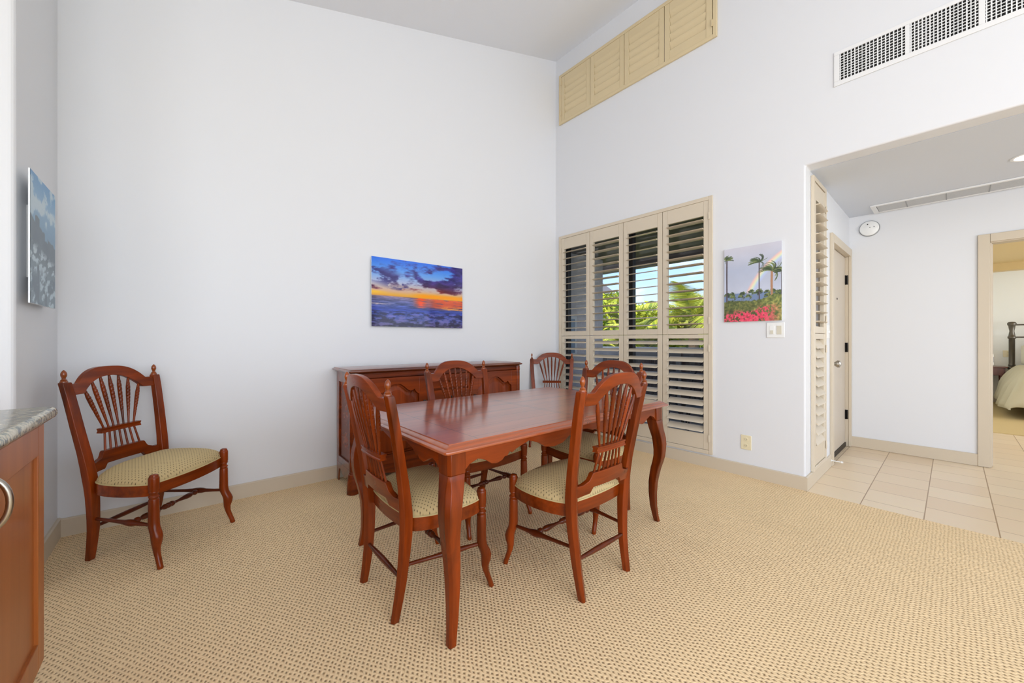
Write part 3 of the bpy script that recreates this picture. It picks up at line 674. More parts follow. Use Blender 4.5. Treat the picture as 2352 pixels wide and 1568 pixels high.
# ---------------------------------------------------------------- dining chairs
def lean(z): return float(np.interp(z, [0,.08,.16,.25,.34,.40,.47,.56,.66,.84,.925,1.0], [0,.014,.025,.032,.036,.035,.030,.018,0,-.033,-.052,-.066]))
def posty(z): return float(np.interp(z, [0,.2,.45,.7,.93], [.172,.182,.205,.225,.240]))
def make_chair(label):
    t = thing('dining_chair', label, 'chair', group='carved cherry dining chairs')
    W = M['cherry']
    # rear legs running up into the back posts, five sided with a ridge at the back
    for s_ in (-1, 1):
        m = MB(); secs = []
        for z in (0,.003,.05,.1,.16,.22,.28,.34,.40,.45,.50,.56,.62,.70,.78,.86,.924,.93):
            hw = float(np.interp(z, [0,.2,.45,.93], [.0155,.020,.0225,.0205])); hd = float(np.interp(z, [0,.2,.42,.6,.93], [.016,.021,.026,.021,.019]))
            if z == 0 or z == .93: hw *= .93; hd *= .93
            x, y = lean(z), posty(z)*s_
            secs.append([(x+hd, y-hw, z), (x+hd, y+hw, z), (x-hd*.45, y+hw, z), (x-hd, y+s_*.003, z), (x-hd*.45, y-hw, z)])
        m.loft(secs); leg = m.build('leg', W, t, smooth=25, bevel=.0022)
        m = MB(); m.lathe([(-.002, .0150), (.003, .0152), (.006, .0140), (.008, .0115), (.011, .0132), (.014, .0105), (.017, .0072), (.019, .0068), (.0205, .0092), (.0225, .0075), (.026, .0088), (.031, .0110), (.038, .0121), (.046, .0114), (.053, .0088), (.059, .0048), (.0625, .001)], (lean(.93), posty(.93)*s_, .931), 18)
        m.build('finial', M['finial'], leg, smooth=60)
    bow = lambda y: -.024*(1-(y/.22)**2)
    def rail(name, ytop, zt, zb, th, mat, n=73, bev=.002):
        m = MB(); secs = []
        for k in range(n):
            y = -ytop+2*ytop*k/(n-1); a, b = zt(abs(y)), zb(abs(y)); r = []
            for (z, q) in ((a, th/2), (b, th/2), (b, -th/2), (a, -th/2)):
                r.append((lean(z)+bow(y)+q, y, z))
            secs.append(r)
        m.loft(secs); return m.build(name, mat, t, smooth=30, bevel=bev)
    ct = lambda y: .919 if y > .181 else .919+.080*(1-(y/.181)**3.0)
    cb = lambda y: .864 if y > .160 else .864+.083*(1-(y/.160)**2.3)
    rail('crest_rail', .222, ct, cb, .024, M['cherry_y'])
    def lt(y):
        return .550 if y < .112 else (.550-.035*math.sin(min(1, (y-.112)/.022)*PI/2) if y < .134 else (.515-.012*min(1, (y-.134)/.03) if y < .17 else .503))
    def lb(y):
        return .482 if y < .100 else (.482-.030*min(1, (y-.100)/.020) if y < .12 else (.452+.004*math.cos((y-.12)*30) if y < .21 else .456))
    rail('lower_rail', .206, lt, lb, .024, M['cherry_y'])
    # cross band holding the sheaf
    m = MB(); secs = []
    for k in range(21):
        y = -.108+.216*k/20; zz = .655; xb = lean(zz)+bow(y)
        secs.append([(xb+q, y, zz+w) for (q, w) in ((.015, .013), (.015, .007), (.0115, .004), (.0115, -.004), (.015, -.007), (.015, -.013), (-.015, -.013), (-.015, -.007), (-.0115, -.004), (-.0115, .004), (-.015, .007), (-.015, .013))])
    m.loft(secs); m.build('cross_band', M['cherry_y'], t, smooth=25)
    # wheat sheaf spindles
    for i in range(-3, 4):
        yb, ym, yt = i*.0315, i*.0262, i*.0485
        zt_ = cb(abs(yt))+.004; zm = .655; zb_ = .548
        Pm = Vector((lean(zm)+bow(ym), ym, zm)); Pt = Vector((lean(zt_)+bow(yt), yt, zt_)); Pb = Vector((lean(zb_)+bow(yb), yb, zb_))
        m = MB(); secs = []; nr = 120; d = (Pt-Pm); Ln = d.length; d.normalize(); side = Vector((0, 1, 0)); side = (side-d*side.dot(d)).normalized(); fr = side.cross(d)
        for k in range(nr):
            q = k/(nr-1); r = float(np.interp(q, [0,.15,.32,.62,.80,.93,1], [.0046,.0050,.0070,.0098,.0100,.0068,.0052]))
            sec = []
            for a in range(14):
                an = 2*PI*a/14; cs, sn = math.cos(an), math.sin(an)   # cs: toward the sitter
                rr = r
                if .30 < q < .95 and cs > -.15:
                    ph = (q*13.5 + .34*abs(sn)) % 1
                    rr = r*(1-.42*max(0, 1-abs(ph-.5)/.13)*min(1, (cs+.15)*3))
                sec.append(Pm+d*(q*Ln)+side*(sn*rr)+fr*(cs*rr*(1 if fr.x > 0 else -1)))
            secs.append(sec)
        m.loft(secs); m.tube([Pb, Pm], [.0052, .0048], 12); m.build('spindle', W, t, smooth=50)
    # front legs: turned top, cabriole foot
    for s_ in (-1, 1):
        m = MB(); secs = []
        rows = [(0,.046,.014,.0115),(.004,.046,.014,.0135),(.02,.042,.013,.0128),(.05,.031,.009,.0130),(.08,.021,.006,.0145),(.105,.018,.005,.0175),(.13,.021,.007,.0225),(.155,.022,.007,.0250),(.175,.016,.005,.0245),(.19,.009,.003,.0240),(.205,.003,.001,.0235),(.23,0,0,.0232),(.30,0,0,.0222),(.340,0,0,.0215),(.344,0,0,.0205),(.346,0,0,.018),(.350,0,0,.0195),(.355,0,0,.0222),(.360,0,0,.0205),(.363,0,0,.0165),(.368,0,0,.0160),(.374,0,0,.0185),(.379,0,0,.0222),(.384,0,0,.0205),(.386,0,0,.0212),(.392,0,0,.0225),(.446,0,0,.0225),(.452,0,0,.0215),(.4535,0,0,.0195),(.458,0,0,.0185),(.464,0,0,.0165),(.467,0,0,.010)]
        for (z, dx, dy, r) in rows:
            x, y = .395+dx, (.232+dy)*s_; secs.append([(x+r*math.cos(2*PI*a/18), y+r*math.sin(2*PI*a/18), z) for a in range(18)])
        m.loft(secs); m.build('leg', W, t, smooth=45)
    # seat rails following the bowed seat outline
    half = [(.052, .178), (.060, .196), (.085, .216), (.13, .236), (.19, .250), (.25, .256), (.31, .254), (.355, .246), (.385, .236)]
    def cr(pts, n=6):
        out = []
        for i in range(len(pts)-1):
            p0, p1, p2, p3 = pts[max(i-1, 0)], pts[i], pts[i+1], pts[min(i+2, len(pts)-1)]
            for k in range(n):
                q = k/n; out.append(tuple(.5*((2*p1[j])+(-p0[j]+p2[j])*q+(2*p0[j]-5*p1[j]+4*p2[j]-p3[j])*q*q+(-p0[j]+3*p1[j]-3*p2[j]+p3[j])*q**3) for j in (0, 1)))
        return out+[pts[-1]]
    L1 = cr(half); front = [(.385+.030*(1-(y/.236)**2), y) for y in np.linspace(.236, -.236, 17)[1:-1]]
    rear = [(.052-.012*(1-(y/.178)**2), y) for y in np.linspace(-.178, .178, 11)[1:-1]]
    outl = L1+front+[(x, -y) for x, y in L1[::-1]]+rear
    def off(pts, d):
        n = len(pts); o_ = []
        for i in range(n):
            a, b = Vector(pts[i-1]), Vector(pts[(i+1) % n]); tt = (b-a).normalized(); nn = Vector((-tt.y, tt.x)); c = Vector(pts[i])
            o_.append(c+nn*d)
        return o_
    area_ = sum(outl[i-1][0]*outl[i][1]-outl[i][0]*outl[i-1][1] for i in range(len(outl)))
    sg = 1 if area_ > 0 else -1   # +d inside
    m = MB(); n = len(outl); inn = off(outl, .020*sg)
    secs = []
    for i in range(n+1):
        a, b = outl[i % n], inn[i % n]; secs.append([(a[0], a[1], .358), (a[0], a[1], .414), (b[0], b[1], .414), (b[0], b[1], .358)])
    m.loft(secs, cap=False); m.build('seat_rail', M['cherry_y'], t, smooth=40, bevel=.0015)
    # padded seat
    m = MB(); rings = []; c = Vector((.225, 0)); o2 = [Vector(p) for p in off(outl, .004*sg)]
    for (f, z) in ((1.0, .4145), (1.006, .420), (1.0, .428), (.98, .439), (.94, .451), (.87, .4650), (.77, .4790), (.64, .4910), (.50, .4990), (.34, .5045), (.18, .5072), (.02, .508)):
        rings.append([(c.x+(p.x-c.x)*f, c.y+(p.y-c.y)*f, z) for p in o2])
    m.loft(rings); cush = m.build('seat_cushion', M['fabric'], t, smooth=60)
    m = MB(); pp = [(p.x, p.y, .4165) for p in off(outl, .0015*sg)]; pp.append(pp[0]); m.tube(pp, .0036, 6, cap=False, up=(0,0,1)); m.build('piping', M['piping'], cush, smooth=60)
    # stretchers
    def turned(a, b, prof, name):
        a, b = Vector(a), Vector(b); m = MB(); m.tube([a.lerp(b, q) for q, r in prof], [r for q, r in prof], 12); return m.build(name, M['cherry_d'], t, smooth=50)
    for s_ in (-1, 1):
        turned((.030, .181*s_, .220), (.392, .230*s_, .208), [(0,.0075),(.05,.0075),(.40,.0090),(.52,.0115),(.58,.0158),(.63,.0172),(.68,.0155),(.73,.0110),(.86,.0085),(1,.0075)], 'side_stretcher')
    turned((.026, -.178, .172), (.026, .178, .172), [(0,.0075),(.05,.0078),(.3,.0112),(.5,.0125),(.7,.0112),(.95,.0078),(1,.0075)], 'rear_stretcher')
    hp = [(0,.006),(.03,.008),(.055,.0135),(.075,.0155),(.095,.0135),(.11,.009),(.125,.0085),(.14,.012),(.17,.0150),(.22,.0140),(.30,.0095),(.37,.0070),(.385,.0085),(.40,.0070),(.42,.0110),(.44,.0145),(.46,.0150),(.475,.0115),(.485,.0145),(.5,.0150)]
    hp = hp+[(1-q, r) for q, r in hp[::-1][1:]]
    turned((.258, -.211, .212), (.258, .211, .212), hp, 'cross_stretcher')
    return t
proto = make_chair('carved cherry dining chair standing alone against the white wall by the left corner')
proto.location = (-3.851, -.318, 0); proto.rotation_euler = (0, 0, R(-41.18))
chairs = [
 ((-2.951, -1.737), -.14, 'dining chair seen from behind at the near left end of the table'),
 ((-2.100, -2.333), 89.7, 'dining chair seen from behind pushed in at the near long side of the table'),
 ((-2.113, -1.128), -88.8, 'dining chair at the far long side of the table, in front of the sideboard'),
 ((-1.305, -1.780), 177.1, 'dining chair at the right end of the table, backed by the big window'),
 ((-.285, -.285), -135.5, 'dining chair standing in the room corner behind the table, left of the window'),
]
for (x, y), a, lab in chairs: dup(proto, (x, y, 0), R(a), lab)

# ---------------------------------------------------------------- dining table
def make_table():
    x0, x1, y0, y1 = -2.895, -1.268, -2.220, -1.170
    cx, cy = (x0+x1)/2, (y0+y1)/2; hx, hy = (x1-x0)/2, (y1-y0)/2
    t = thing('dining_table', 'long cherry wood dining table with scalloped apron and curved legs', 'table', (cx, cy, 0))
    def ring(ins, z, r=.018, n=5):
        o = []
        for (sx, sy, a0) in ((1, 1, 0), (-1, 1, 90), (-1, -1, 180), (1, -1, 270)):
            rr = max(.002, r-ins*.4); X, Y = sx*(hx-ins-rr), sy*(hy-ins-rr)
            for k in range(n): a = R(a0+90*k/(n-1)); o.append((X+rr*math.cos(a), Y+rr*math.sin(a), z))
        return o
    m = MB(); m.loft([ring(.040, .729), ring(.006, .7295), ring(.001, .732), ring(0, .7365), ring(.001, .741), ring(.005, .744), ring(.014, .7455), ring(.016, .749), ring(.022, .753), ring(.033, .7565), ring(.035, .760)])
    m.build('tabletop', M['top'], t, smooth=30)
    # apron profiles
    key = [(.07,.640),(.10,.645),(.125,.662),(.168,.672),(.205,.662),(.235,.648),(.262,.645),(.290,.651),(.303,.660),(.312,.656),(.330,.671),(.345,.664),(.36,.672),(.44,.688),(.50,.674),(.543,.656),(.60,.650),(.66,.655),(.70,.670),(.718,.676),(.73,.670),(.77,.680),(.8135,.684)]
    def prof(L_):
        sc = (L_/2)/.8135; pts = [(a*sc, z) for a, z in key]; return pts+[(L_-a, z) for a, z in pts[::-1][1:]]
    def apron(p, q, wd, short=False):
        d = Vector((q[0]-p[0], q[1]-p[1], 0)); L_ = d.length; d.normalize(); n = Vector((-d.y, d.x, 0))
        if short:
            k2 = [(.07,.640),(.10,.645),(.125,.662),(.16,.671),(.20,.661),(.235,.648),(.27,.652),(.29,.663),(.305,.658),(.33,.672),(.40,.686),(.47,.674),(.505,.668),(.525,.676)]
            sc = (L_/2)/.525; pts = [(a*sc, z) for a, z in k2]; pr = pts+[(L_-a, z) for a, z in pts[::-1][1:]]
        else: pr = prof(L_)
        pr = [a for a in pr if a[0] > .03 and a[0] < L_-.03]
        xs = np.linspace(pr[0][0], pr[-1][0], 110); zs = .644+(np.interp(xs, [a[0] for a in pr], [a[1] for a in pr])-.645)*1.45
        m = MB(); secs = []
        for a, z in zip(xs, zs):
            P = Vector((p[0], p[1], 0))+d*a; secs.append([P+n*wd+Vector((0,0,z)), P+n*(wd+.02)+Vector((0,0,z)), P+n*(wd+.02)+Vector((0,0,.7285)), P+n*wd+Vector((0,0,.7285))])
        m.loft(secs); m.build('apron', M['cherry_x'] if not short else M['cherry_y'], t, smooth=30, bevel=.0015)
    apron((-hx, -hy), (hx, -hy), .036); apron((-hx, hy), (hx, hy), -.056)
    apron((-hx, -hy), (-hx, hy), -.056, True); apron((hx, -hy), (hx, hy), .036, True)
    for (sx, sy) in ((-1, -1), (1, -1), (1, 1), (-1, 1)):
        m = MB(); secs = []; X, Y = sx*(hx-.0665), sy*(hy-.0660)
        rows = [(0,.012,.0125),(.003,.012,.0150),(.02,.009,.0152),(.044,.005,.0160),(.10,-.002,.0182),(.185,-.005,.0212),(.25,-.003,.0232),(.30,.003,.0248),(.339,.009,.0262),(.38,.018,.0275),(.414,.0235,.0288),(.45,.0255,.0305),(.49,.0255,.0335),(.53,.022,.0345),(.556,.017,.0352),(.59,.010,.0362),(.62,.0045,.0368),(.640,.001,.0370),(.643,0,.0365)]
        for z, e, h in rows:
            c = h*.45 if z < .6 else h*(.45-.30*(z-.6)/.043)
            x, y = X+sx*e, Y+sy*e; pts = []
            # chamfer only the outer corner strongly
            for (ax, ay) in ((1, 1), (-1, 1), (-1, -1), (1, -1)):
                cc = c if (ax == sx and ay == sy) else h*.12
                seq = [(ax*h, ay*(h-cc)), (ax*(h-cc), ay*h)]
                if ax*ay < 0: seq = seq[::-1]
                pts += [(x+a, y+b, z) for a, b in seq]
            secs.append(pts)
        m.loft(secs); 
        cc = .006; h = .0378; pts = []
        for (ax, ay) in ((1, 1), (-1, 1), (-1, -1), (1, -1)):
            k = .011 if (ax == sx and ay == sy) else .003
            seq = [(ax*h, ay*(h-k)), (ax*(h-k), ay*h)]
            if ax*ay < 0: seq = seq[::-1]
            pts += [(X+a, Y+b) for a, b in seq]
        m.loft([[(a, b, z) for a, b in pts] for z in (.6435, .7288)])
        m.build('leg', M['cherry'], t, smooth=28, bevel=.0015)
    return t
make_table()

# ---------------------------------------------------------------- sideboard against the back wall
def make_sideboard():
    cx = -1.82
    t = thing('sideboard', 'long cherry wood sideboard with arched panel doors against the white wall', 'sideboard', (cx, ya(cx)-.018, 0), RZA)
    # local: x along wall, y negative to the room; depth .44
    D = .425; hw = .808; W = M['cherry']; WX_ = M['cherry_x']
    yb = -.004
    m = MB()
    def ring(ins, z): return [(-hw-.035+ins, yb, z), (-hw-.035+ins, -D-.040+ins+.012, z), (-hw-.035+ins+.012, -D-.040+ins, z), (hw+.035-ins-.012, -D-.040+ins, z), (hw+.035-ins, -D-.040+ins+.012, z), (hw+.035-ins, yb, z)]
    m.loft([ring(.026, .893), ring(.020, .899), ring(.010, .902), ring(.003, .9045), ring(0, .909), ring(.001, .914), ring(.005, .917), ring(.012, .918), ring(.014, .922), ring(.018, .925)])
    m.build('top', M['cherry_g'], t, smooth=30)
    m = MB(); m.box(-hw+.012, hw-.012, -D+.020, yb, .14, .885); m.build('carcass', WX_, t)
    m = MB(); m.box(-hw+.02, hw-.02, -D+.000, -D+.0195, .853, .8925); m.box(-hw+.02, hw-.02, -D-.006, -D-.0005, .884, .8925); m.box(-hw+.02, hw-.02, -D-.005, -D-.0005, .855, .860); m.build('frieze', WX_, t, bevel=.0015)
    # side frames with recessed panel and scalloped foot
    for s_ in (-1, 1):
        xo = s_*hw; xi = s_*(hw-.0115)
        a, b = min(xo, xi), max(xo, xi); m = MB()
        m.box(a, b, -.062, yb, .155, .8925); m.box(a, b, -D+.045, -D+.095, .155, .8925); m.box(a, b, -D+.0955, -.0625, .812, .8925); m.box(a, b, -D+.0955, -.0625, .155, .205)
        poly = [(yb, .1545), (yb, 0), (-.050, 0), (-.058, .06), (-.072, .100), (-.090, .109), (-.110, .104), (-.15, .082), (-.19, .066), (-.22, .062), (-.25, .070), (-.275, .086), (-.29, .092), (-.31, .088), (-.34, .07), (-D+.045, .05), (-D+.045, .1545)]
        m.prism(poly, lambda p, q: (q, p[0], p[1]), a, b)
        m.build('side_frame', M['cherry_g'], t, bevel=.002)
    # front corner columns on bun feet
    for s_ in (-1, 1):
        c = (s_*(hw-.006), -D+.008, 0); m = MB()
        m.lathe([(0, .040), (.004, .0445), (.06, .0430), (.12, .0385), (.146, .0350), (.150, .0310), (.154, .0285), (.158, .0310), (.162, .0300), (.165, .0270), (.848, .0270), (.852, .030), (.858, .030), (.862, .028), (.892, .028)], c, 24)
        m.build('column_leg', WX_, t, smooth=35)
    # front: base rail, stiles
    m = MB()
    poly = [(-hw+.03, .175), (-hw+.03, .10), (-hw+.10, .085), (-hw+.2, .11), (-hw+.3, .095), (-.25, .07), (-.12, .09), (0, .10), (.12, .09), (.25, .07), (hw-.3, .095), (hw-.2, .11), (hw-.10, .085), (hw-.03, .10), (hw-.03, .175)]
    m.prism(poly, lambda p, q: (p[0], q, p[1]), -D+.002, -D+.0195); 
    for (a, b) in ((-hw+.022, -.742), (-.212, -.186), (.212, .236), (.775, hw-.022)): m.box(a, b, -D+.001, -D+.0195, .1755, .8525)
    m.build('front_frame', WX_, t, bevel=.001)
    # doors with arched raised panels
    def arch(w, z0, ze):
        """half-width w; ogee arch, ze = height at the corner"""
        hgt = [(1.0, 0), (.86, .020), (.78, .046), (.72, .036), (.62, .031), (.50, .040), (.36, .066), (.2, .088), (.08, .094), (0, .095)]
        xs = [1.0, .93, .86, .80, .775, .74, .68, .60, .52, .44, .36, .28, .2, .12, .06, 0]
        rt = [(w*a, ze+float(np.interp(a, [h[0] for h in hgt][::-1], [h[1] for h in hgt][::-1]))) for a in xs]
        return rt, [(-a, z) for a, z in rt[::-1][1:]]
    for (x0, x1, kn) in ((-.740, -.214, 1), (.238, .773, -1)):
        cxd = (x0+x1)/2; hwd = (x1-x0)/2; z0, z1 = .178, .851; pw = hwd-.068
        yF, yB = -D-.0025, -D+.0005
        m = MB(); rt, lf = arch(pw, 0, .703); top_line = rt+lf
        fn = lambda p, q: (p[0]+cxd, q, p[1])
        # door frame split into bottom rail, stiles and an arched top rail
        m.box(x0, x1, -D-.022, yB, z0, .245); m.box(x0, cxd-pw, -D-.022, yB, .2452, z1); m.box(cxd+pw, x1, -D-.022, yB, .2452, z1)
        n = len(top_line); secs = []
        for (a, z) in top_line[::-1]: secs.append([(a+cxd, -D-.022, z), (a+cxd, yB, z), (a+cxd, yB, z1), (a+cxd, -D-.022, z1)])
        m.loft(secs)
        dr = m.build('door', WX_, t, smooth=30, bevel=.0012)
        m = MB(); base_ = [(-pw, .245), (pw, .245)]+top_line[:]
        ctr = (0, .47)
        def sc(f, g): return [(p[0]*f, ctr[1]+(p[1]-ctr[1])*g) for p in base_]
        m.loft([[(p[0]+cxd, -D-.001, p[1]) for p in sc(1, 1)], [(p[0]+cxd, -D-.003, p[1]) for p in sc(.985, .988)], [(p[0]+cxd, -D-.003, p[1]) for p in sc(.94, .95)], [(p[0]+cxd, -D-.017, p[1]) for p in sc(.80, .86)], [(p[0]+cxd, -D-.0175, p[1]) for p in sc(.79, .85)]])
        m.build('raised_panel', W, dr, smooth=25)
        m = MB(); kx = x1-.024 if kn > 0 else x0+.024
        m.lathe([(0, .010), (-.003, .010), (-.006, .005), (-.014, .005), (-.018, .011), (-.024, .012), (-.029, .007)], (kx, -D-.022, .640), 16, 'y'); m.box(kx-.005, kx+.005, -D-.0245, -D-.022, .605, .63)
        m.build('knob', M['blackm'], dr, smooth=50)
    for (a, b) in ((.732, .849), (.590, .714), (.445, .572), (.30, .427), (.18, .283)):
        m = MB(); m.box(-.1845, .2105, -D-.014, -D+.0005, a, b); d = m.build('drawer', WX_, t, bevel=.003)
        m = MB(); m.lathe([(0, .009), (-.004, .009), (-.007, .005), (-.013, .005), (-.017, .0105), (-.023, .011), (-.027, .006)], (.013, -D-.014, (a+b)/2), 14, 'y'); m.build('knob', M['blackm'], d, smooth=50)
    return t
make_sideboard()

# ---------------------------------------------------------------- kitchen counter in the left foreground
def make_counter():
    t = thing('base_cabinet', 'honey coloured wooden base cabinet at the left edge under the granite worktop', 'cabinet', (-4.25, -2.45, 0))
    X = lambda a: a+4.25
    Y = lambda a: a+2.45
    y1, y0 = -1.452, -3.15
    m = MB(); m.box(X(-4.56), X(-3.962), Y(y0), Y(y1), .10, .874); m.box(X(-4.56), X(-4.02), Y(y0), Y(y1), 0, .0995); m.build('cabinet_body', M['cab'], t, bevel=.001)
    for k, (b, a) in enumerate(((y1, -2.040), (-2.046, -2.59), (-2.596, y0))):
        m = MB(); fx0, fx1 = X(-3.961), X(-3.940); st = .066
        m.box(fx0, fx1, Y(b)-st, Y(b), .105, .871); m.box(fx0, fx1, Y(a), Y(a)+st, .105, .871); m.box(fx0, fx1, Y(a)+st, Y(b)-st, .780, .871); m.box(fx0, fx1, Y(a)+st, Y(b)-st, .105, .19)
        d = m.build('door', M['cab'], t, bevel=.002)
        m = MB(); m.box(fx0, fx1-.0095, Y(a)+st, Y(b)-st, .19, .780); m.build('door_panel', M['cab'], d)
        if k == 0:
            hy = Y(a)+.038; pts = []
            for q in range(17):
                a_ = PI*q/16; pts.append((X(-3.9405)+.047*math.sin(a_)**.8, hy, .778-.062*math.cos(a_)))
            m = MB(); m.tube(pts, .0062, 10, up=(0, 1, 0)); m.build('pull_handle', M['chrome'], d, smooth=60)
    w = MB(); x0, x1, yy0, yy1 = -4.60, -3.928, -3.19, -1.305
    t2 = []
    def ring(ins, z):
        o = []; r = .045
        for (cx, cy, a0) in ((x1-r, yy1-r, 0), (x0+r, yy1-r, 90), (x0+r, yy0+r, 180), (x1-r, yy0+r, 270)):
            for k in range(7): a = R(a0+15*k); o.append((cx+(r-ins)*math.cos(a), cy+(r-ins)*math.sin(a), z))
        return o
    w.loft([ring(.012, .8745), ring(.004, .878), ring(0, .886), ring(0, .897), ring(.004, .906), ring(.012, .910)])
    o = w.build('worktop', M['granite'], smooth=50)
    tag(o, 'speckled green and cream granite worktop with rounded edge at the left', 'worktop')
make_counter()

# ---------------------------------------------------------------- bedroom seen through the doorway
def bedroom():
    XW = 7.85
    wall_holes_x('wall_bedroom', XW, XW+.1, -7.5, -3.2, 0, 2.44, [], M['bedwall'])
    wall_y('wall_bedroom_side', XF+.12, XW, -3.35, -3.2, 0, 2.44, [], M['bedwall'])
    mb = MB(); mb.box(XF+.12, XW+.1, -7.5, -3.2, 2.44, 2.5); struct(mb.build('ceiling_bedroom', M['tan'], smooth=0))
    mb = MB(); mb.box(6.75, 6.95, -7.5, -3.35, 2.315, 2.4395); struct(mb.build('trim_1', M['tan'], smooth=0))
    wall_y('wall_bedroom_rear', XF+.12, XW, -7.6, -7.5, 0, 2.44, [(3.4, 7.0, .5, 2.3)], M['bedwall'])
    base('baseboard_bedroom', (XW, -3.35), (XW, -7.4), .10, -1)
    outlet('square cream wall switch on the bedroom wall left of the bed', (XW, -4.065, .905), RB, .12, .12)
    # nightstand
    t = thing('nightstand', 'small red wood nightstand by the bed seen through the doorway', 'nightstand', (7.585, -3.95, .006))
    m = MB(); m.box(-.25, .25, -.08, .42, .655, .675); m.build('top', M['orange'], t, bevel=.004)
    m = MB(); m.box(-.23, .23, -.055, .40, .52, .654); m.build('drawer_case', M['orange'], t, bevel=.002)
    for sx in (-1, 1):
        for (yy, sy) in ((-.03, -1), (.375, 1)):
            m = MB(); secs = []
            for (z, e, h) in ((0, .030, .014), (.05, .012, .015), (.15, -.004, .018), (.35, -.003, .024), (.519, 0, .028)):
                x, y = sx*.205+sx*e, yy+sy*e; secs.append([(x-h, y-h, z), (x+h, y-h, z), (x+h, y+h, z), (x-h, y+h, z)])
            m.loft(secs); m.build('leg', M['orange'], t, bevel=.002)
    # bed: headboard by the far wall, bed runs toward the viewer along -x
    t = thing('bed', 'dark metal bed frame with cream bedding seen through the doorway', 'bed', (7.0, -4.99, .006))
    P = M['pewter']; hx = .60
    m = MB(); yp = .90
    for s_ in (1, -1):
        m = MB(); m.lathe([(0, .030), (.45, .030), (.62, .030), (.63, .050), (.66, .052), (.68, .036), (.70, .044), (.72, .036), (.74, .036), (1.17, .036), (1.18, .048), (1.21, .050), (1.22, .040), (1.25, .036), (1.31, .028), (1.36, .036), (1.40, .040), (1.42, .052), (1.45, .054), (1.47, .040), (1.475, .01)], (hx, yp*s_, 0), 20)
        m.build('bed_post', P, t, smooth=50)
    m = MB(); n = 20; m.tube([(hx, -yp+2*yp*k/n, 1.42+.0*math.sin(PI*k/n)) for k in range(n+1)], .012, 10); m.tube([(hx, -yp, 1.20), (hx, yp, 1.20)], .013, 10); m.tube([(hx, -yp, .60), (hx, yp, .60)], .013, 10); m.build('headboard_rails', P, t)
    for k in range(1, 9):
        y = -yp+.2*k; m = MB(); m.tube([(hx, y, .60), (hx, y, 1.20)], .009, 10); m.lathe([(-.012, .012), (0, .018), (.012, .012)], (hx, y, 1.20), 12); m.build('headboard_spindle', P, t)
    # mattress with duvet
    m = MB(); nx, ny = 60, 50; Pg = []
    rs = np.random.RandomState(4)
    for i in range(nx+1):
        row = []
        for j in range(ny+1):
            u, v = i/nx, j/ny; x = -1.55+1.84*u; q = (v-.5)*2; w = 1.02
            # cross section: flat top, rounded shoulders, sides hanging down
            a = abs(q); sg_ = 1 if q > 0 else -1
            if a < .62: y = a/.62*.86; z = .735-.02*(a/.62)**4
            else: b = (a-.62)/.38; y = .86+.12*math.sin(min(1, b*1.6)*PI/2)+.10*b; z = .715-.62*b**1.15
            fl = float(fbm(np.array([[u*5.0+v*1.5]]), np.array([[v*6.0]]), 3, 3)[0, 0])-.5
            hem = .10*float(fbm(np.array([[u*4.0]]), np.array([[.5]]), 9, 2)[0, 0])
            bb = max(0, (a-.62)/.38)
            z += fl*.05*(1-bb) + hem*bb + .05*math.sin(u*34)*bb*.4; y += (fl*.16+.035*math.sin(u*34+fl*4))*bb
            end = max(0, (.14-u)/.14)
            z -= .55*end**1.6*(1-bb); x -= .0
            row.append((x, y*sg_, max(.02, z)))
        Pg.append(row)
    m.grid(Pg); o = m.build('duvet', M['duvet'], t, smooth=80); so = o.modifiers.new('thick', 'SOLIDIFY'); so.thickness = .02; so.offset = -1
    m = MB(); m.box(-1.30, .52, -.82, .82, .25, .66); m.build('mattress', M['pillow'], t, bevel=.04)
    for k, (yc, tz) in enumerate(((.46, 0), (-.46, 0))):
        m = MB(); secs = []
        for i in range(13):
            u = -1+2*i/12; e = (1-abs(u)**3.2)**.5 if abs(u) < 1 else 0; r = []
            for q in range(20):
                a = 2*PI*q/20; r.append((.34+.09*math.cos(a)*(e*.9+.1), yc+u*.36, .90+.20*math.sin(a)*(e*.25+.75)))
            secs.append(r)
        m.loft(secs); o = m.build('pillow', M['pillow'], smooth=70); o.location = (7.0, -4.99, .0)
        tag(o, ('pale pillow on the bed on the side nearer the nightstand' if k == 0 else 'pale pillow on the bed on the far side from the nightstand'), 'pillow', 'bed pillows')
bedroom()

# ---------------------------------------------------------------- outside: lanai, railing, garden
mb = MB(); mb.box(.15, 2.3, YW+.14, 7, -.12, -.02); struct(mb.build('floor_lanai', M['deck'], smooth=0))
mb = MB(); mb.box(.15, 2.22, YW+.14, 7, 2.46, 2.6); struct(mb.build('ceiling_lanai', M['soffit'], smooth=0))
mb = MB(); mb.box(2.06, 2.20, YW+.14, 7, 2.345, 2.459); struct(mb.build('trim_2', M['soffit'], smooth=0))
mb = MB(); mb.box(.151, 1.62, .36, .60, -.02, 2.459); struct(mb.build('wall_lanai', M['stucco'], smooth=0))
mb = MB(); mb.box(.151, 2.0, YW+.141, YW+.16, -.02, 2.459); struct(mb.build('wall_lanai_end', M['stucco'], smooth=0))
t = bpy.data.objects.new('window_3', None); COL.objects.link(t); t['kind'] = 'structure'; t.location = (.80, .36, 1.25)
m = MB(); m.box(-.14, .14, -.02, 0, -.33, -.29); m.box(-.14, .14, -.02, 0, .22, .26); m.box(-.14, -.10, -.02, 0, -.29, .22); m.box(.10, .14, -.02, 0, -.29, .22); m.build('window_frame', M['white'], t)
m = MB(); m.box(-.10, .10, -.010, -.004, -.29, .22); m.build('window_glass', plain('far_pane', (150, 170, 190), .05, spec=.8), t)

